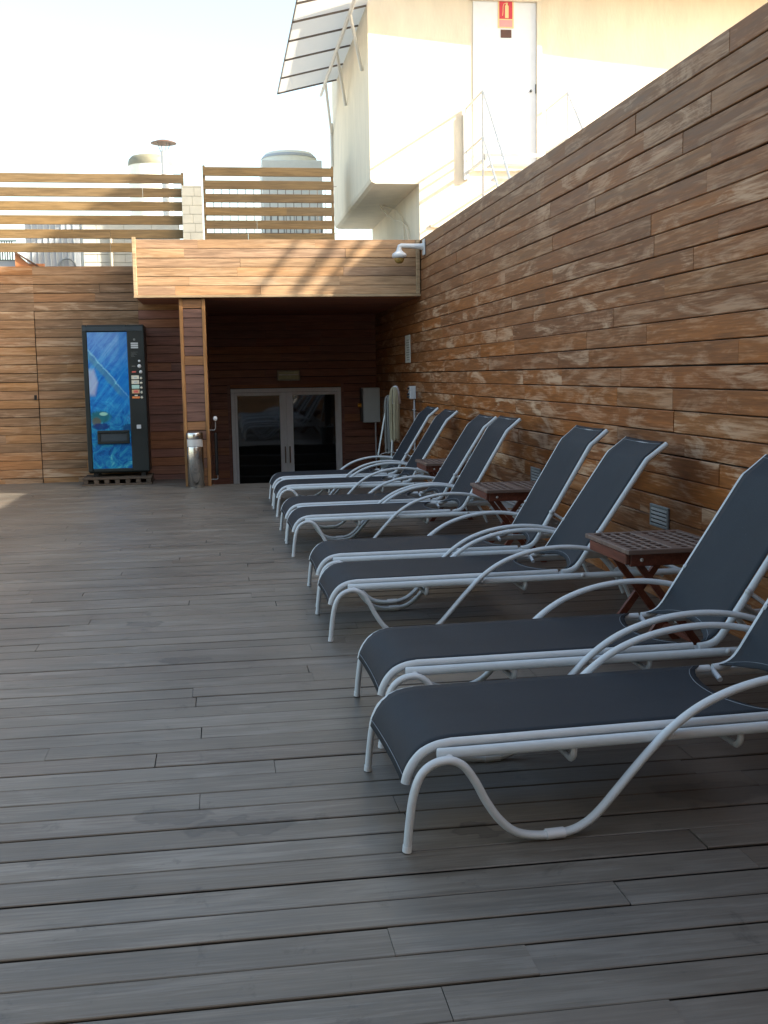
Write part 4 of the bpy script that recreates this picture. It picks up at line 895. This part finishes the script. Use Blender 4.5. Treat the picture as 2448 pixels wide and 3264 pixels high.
b.build('blocks', 'brick', w); MB().box(-1.905, -0.505, 17.01, 17.14, 2.5, z - 0.01).build('mortar', 'brick_mortar', w)
MB().tube([(-1.50, 16.95, 2.5), (-1.50, 16.95, 3.5)], 0.022, 8).build('riser_pipe', 'stucco', w)
w = thing('orange_hood', (-2.7, 16.6, 2.5), 'orange triangular metal cheek with a brown sloping edge, low behind the left fence', 'hood')
MB().prism_y([(-2.80, 2.5), (-2.40, 2.5), (-2.40, 3.0), (-2.62, 3.0), (-2.80, 3.165)], 16.5, 16.55).build('cheek', 'orange', w)
MB().extr([(-2.83, 3.17), (-2.81, 3.185), (-2.42, 2.93), (-2.44, 2.91)], lambda p: (p[0], 16.46, p[1]), lambda p: (p[0], 16.75, p[1])).build('edge', 'rust', w)
w = thing('louvred_unit', (-3.1, 17, 2.5), 'grey louvred unit at the far left behind the slatted fence', 'cooling unit')
MB().box(-3.9, -2.86, 17.3, 18.0, 2.5, 3.12).build('body', 'hvac', w)
rb = MB(); [rb.box(-3.85 + 0.035 * k, -3.835 + 0.035 * k, 17.285, 17.299, 3.14, 3.40) for k in range(26)]; rb.box(-3.9, -2.9, 17.285, 17.30, 3.121, 3.139); rb.box(-3.9, -2.9, 17.285, 17.30, 3.401, 3.42); rb.build('grille', 'box_dark', w)

# unseen wall added behind the camera to darken the near deck
w = thing('added_shade_wall', (-2.5, -1.9, 0), 'board-clad wall added behind the camera, shading the near deck', 'wall')
MB().planks((1, 0, 0), (0, 0, 1), (0, 1, 0), (0, -1.9, 0), -7.5, 2.5, 0.125, 52).build('cladding', 'back_wood', w)
MB().box(-7.5, 2.5, -2.0, -1.904, 0, 6.5).build('backing_board', 'backing', w)
# ------------------------------------------------------------------ unseen screen added at right, its outline cut back from the wanted shadows
XO_ = 8.0
def src(x, y, z): return (y - RY * (XO_ - x), z + SZ * (XO_ - x))
w = thing('added_shade_screen', (XO_, 11, 0), 'added shade screen with a slanting slit, out of the frame on the right', 'building')
pa, pb_ = src(-.974, 15.1, 4.007), src(-2.363, 15.1, 3.059)
sl_ = (pa[1] - pb_[1]) / (pa[0] - pb_[0])
zt = lambda y: pa[1] + sl_ * (y - pa[0])
up = [(9.95, zt(9.95)), (9.95, src(8 - (YF - 9.95) / RY, YF, 3.07)[1]), src(2.13, YF, 3.06), src(1.55, YF, 2.58), src(1.415, YF, 2.58), src(1.415, YF, 2.28), (12.45, 6.0), (12.45, zt(12.45))]
MB().prism_x(up, XO_, XO_ + 0.1).build('upper_wall', 'stucco', w)  # screen piece above the slit, shaped by the fence and fascia shadows
lw = [(9.03, 4.0), (12.45, 4.0), (12.45, 5.99), src(1.415, YF, 2.275), src(-0.98, YF, 2.30), (9.03, src(-0.98, YF, 2.30)[1])]
MB().prism_x(lw, XO_, XO_ + 0.1).build('lower_wall', 'stucco', w)  # screen piece below the slit, added to shade the back wall and deck
for (a, c_, wd) in (((1.016, 3.06), (.384, 2.29), .045), ((1.50, 3.06), (.849, 2.29), .075), ((1.825, 3.06), (1.168, 2.29), .045)):
    p, q = src(a[0], YF, a[1]), src(c_[0], YF, c_[1]); dz = wd / 0.9
    MB().prism_x([(p[0], p[1] - dz), (p[0], p[1] + dz), (q[0], q[1] + dz), (q[0], q[1] - dz)], XO_ + 0.02, XO_ + 0.06).build('shadow_bar', 'white_metal', w)  # bars added across the slit for the diagonal shadows on the fascia
for k in [o for o in bpy.data.objects if '_w' in o.keys()]: del k['_w']
